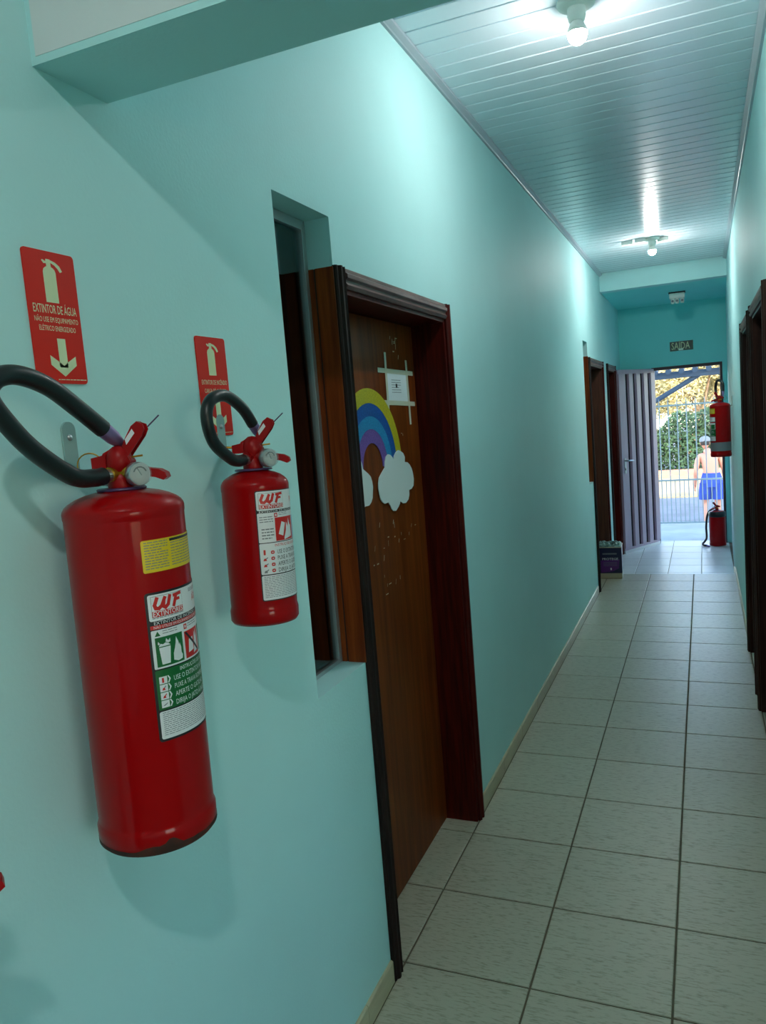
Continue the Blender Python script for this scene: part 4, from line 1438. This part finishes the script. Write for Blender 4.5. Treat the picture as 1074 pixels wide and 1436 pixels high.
# ------------------------------------------------------------------ rainbow, clouds, notice on the near door
DXF = -0.1305      # front of the leaf
rb = empty('rainbow_cutout', (DXF, 2.47, 1.56), label='glitter foam rainbow with two white clouds stuck on the near door', cat='decoration')


def band_poly(r0, r1, n=28):
    o = [(r1 * math.cos(math.pi * k / n), r1 * math.sin(math.pi * k / n)) for k in range(n + 1)]
    i = [(r0 * math.cos(math.pi * k / n), r0 * math.sin(math.pi * k / n)) for k in range(n, -1, -1)]
    return o, i


for r0, r1, m, lb in ((0.226, 0.278, 'rb_yellow', 'yellow rainbow band'), (0.181, 0.227, 'rb_blue', 'dark blue rainbow band'),
                      (0.136, 0.182, 'rb_light', 'light blue rainbow band'), (0.088, 0.137, 'rb_purple', 'purple rainbow band')):
    o, i = band_poly(r0, r1)
    i = i[::-1]
    mb = MB()
    n = len(o)
    f = lambda u, v, d: (d, u, v)
    for k in range(n - 1):
        mb.prism([o[k], o[k + 1], i[k + 1], i[k]], f, 0.0004, 0.0024)
    tag(obj('band', mb, [M[m]], rb), lb)
CR = [(2.564, 1.554), (2.57, 1.575), (2.584, 1.592), (2.604, 1.600), (2.624, 1.597), (2.642, 1.588), (2.655, 1.577), (2.664, 1.59), (2.684, 1.602), (2.71, 1.608), (2.73, 1.604), (2.758, 1.594),
      (2.772, 1.578), (2.767, 1.559), (2.795, 1.556), (2.818, 1.546), (2.838, 1.528), (2.848, 1.508), (2.852, 1.485), (2.843, 1.460), (2.82, 1.450), (2.791, 1.448),
      (2.79, 1.43), (2.777, 1.413), (2.747, 1.403), (2.72, 1.405), (2.69, 1.417), (2.683, 1.408), (2.667, 1.398), (2.640, 1.387), (2.615, 1.390), (2.600, 1.398), (2.590, 1.412), (2.573, 1.427),
      (2.538, 1.426), (2.518, 1.434), (2.503, 1.448), (2.492, 1.486), (2.495, 1.505), (2.505, 1.523), (2.525, 1.535)]
cl = [(y - 2.47, z - 1.56) for y, z in CR]


def cloud(pts):
    mb = MB()
    c = (sum(p[0] for p in pts) / len(pts), sum(p[1] for p in pts) / len(pts))
    n = len(pts)
    a, b = 0.003, 0.006
    vs = [(a, u, v) for u, v in pts] + [(b, u, v) for u, v in pts] + [(a, c[0], c[1]), (b, c[0], c[1])]
    fs = []
    for k in range(n):
        j = (k + 1) % n
        fs += [(k, j, n + j, n + k), (n + k, n + j, 2 * n + 1), (j, k, 2 * n)]
    return mb.add(vs, fs)


obj('cloud', cloud(cl), [M['cloud']], rb)
xm = -0.085
obj('cloud', cloud([(xm - (u + 0.0) + 0.09 - 0.01, v + 0.012) for u, v in cl]), [M['cloud']], rb)

wm = Print()
rr = random.Random(17)
for cy_, cz_, n_, sp in ((2.72, 1.995, 9, 0.09), (2.60, 1.32, 9, 0.12), (2.45, 1.25, 5, 0.06), (2.55, 1.12, 6, 0.10), (2.78, 1.66, 2, 0.02), (2.80, 1.30, 3, 0.05)):
    for _ in range(n_):
        u, v = cy_ + rr.uniform(-sp, sp), cz_ + rr.uniform(-sp, sp) * 0.5
        a_ = rr.choice((0.0, 1.2, 1.5))
        l_ = rr.uniform(0.006, 0.022)
        wm.stroke([(u, v), (u + l_ * math.cos(a_), v + l_ * math.sin(a_))], rr.uniform(0.0015, 0.004), 0, 1)
tag(wm.build('wear_marks', [M['tape']], lambda u, v, d: (DXF - 0.0003 + d, u, v), d1), 'pale scuffs on the door leaf')

pn = empty('paper_notice', (DXF, 2.765, 1.84), label='white paper notice held to the near door by cream tape', cat='notice')
obj('sheet', MB().box(0.0003, 0.0009, -0.105, 0.105, -0.062, 0.062), [M['paper']], pn)
pp = Print()
pp.lines(0.045, 0.030, 0.140, 0.085, 6, 0, 1, 0.25, 31)
pp.rect(0.085, 0.045, 0.102, 0.060, 1, 2)
pp.build('print', [M['grey'], M['black']], lambda u, v, d: (0.0010 + d, u - 0.105, 0.062 - v), pn)
for (ya, za, yb, zb, w, d) in ((-0.185, 0.064, 0.175, 0.060, 0.017, 0.0013), (-0.145, -0.052, 0.175, -0.060, 0.017, 0.0013),
                               (-0.107, 0.130, -0.112, -0.078, 0.017, 0.0018), (0.106, 0.110, 0.110, -0.140, 0.017, 0.0018)):
    if abs(yb - ya) > abs(zb - za):
        pl = [(ya, za - w / 2), (yb, zb - w / 2), (yb, zb + w / 2), (ya, za + w / 2)]
    else:
        w2 = 0.019
        pl = [(ya - w2 / 2, za), (ya + w2 / 2, za), (yb + w2 / 2, zb), (yb - w2 / 2, zb)]
    obj('tape', MB().prism(pl, lambda u, v, dd: (dd, u, v), d, d + 0.0003), [M['tape']], pn)


# ------------------------------------------------------------------ purple tin in front of the far door
tin = empty('paint_tin', (0.035, 7.87, 0.0), (0, 0, math.radians(3)), label='square purple paint tin used as a bin by the far door', cat='bin')
a = 0.118
obj('tin_body', MB().box(-a, a, -a, a, 0.0, 0.315, bev=0.008), [M['tin_tan']], tin)
mb = MB()
for q in (-1, 1):
    mb.box(-a - 0.0008, a + 0.0008, q * a - 0.0009 if q < 0 else a, -a if q < 0 else a + 0.0009, 0.058, 0.312)
    mb.box(q * a - 0.0009 if q < 0 else a, -a if q < 0 else a + 0.0009, -a, a, 0.058, 0.312)
obj('wrapper', mb, [M['tin_dark']], tin)
pr = Print()
pr.poly([(0.035, 0.125), (0.215, 0.115), (0.205, 0.205), (0.15, 0.235), (0.035, 0.248)], 0, 1)
pr.rect(0.055, 0.052, 0.190, 0.066, 2, 2)
pr.text('PROTEGE', 0.052, 0.100, 0.202, 0.121, 1, 2, bold=0.006)
pr.lines(0.06, 0.145, 0.19, 0.19, 3, 2, 2, 0.3, 41)
pr.rect(0.125, 0.200, 0.138, 0.222, 1, 2, 0.004)
pr.build('print', [M['tin_purple'], M['white'], M['grey']], lambda u, v, d: (u - a, -a - 0.0012 - d, 0.312 - v), tin)
obj('rim', MB().tube([(-a, -a, 0.315), (a, -a, 0.315), (a, a, 0.315), (-a, a, 0.315)], 0.005, 6, closed=True), [M['tin_tan']], tin)
# crumpled bag standing out of it
bm = bmesh.new()
bmesh.ops.create_grid(bm, x_segments=14, y_segments=14, size=a * 0.95)
rr = random.Random(8)
for v in bm.verts:
    e = max(abs(v.co.x), abs(v.co.y)) / (a * 0.95)
    v.co.z = 0.322 + (0.028 * rr.random() if e < 0.95 else 0.0) + 0.014 * (1 - e)
mb = MB().bm(bm)
obj('bag', mb, [M['bag']], tin)
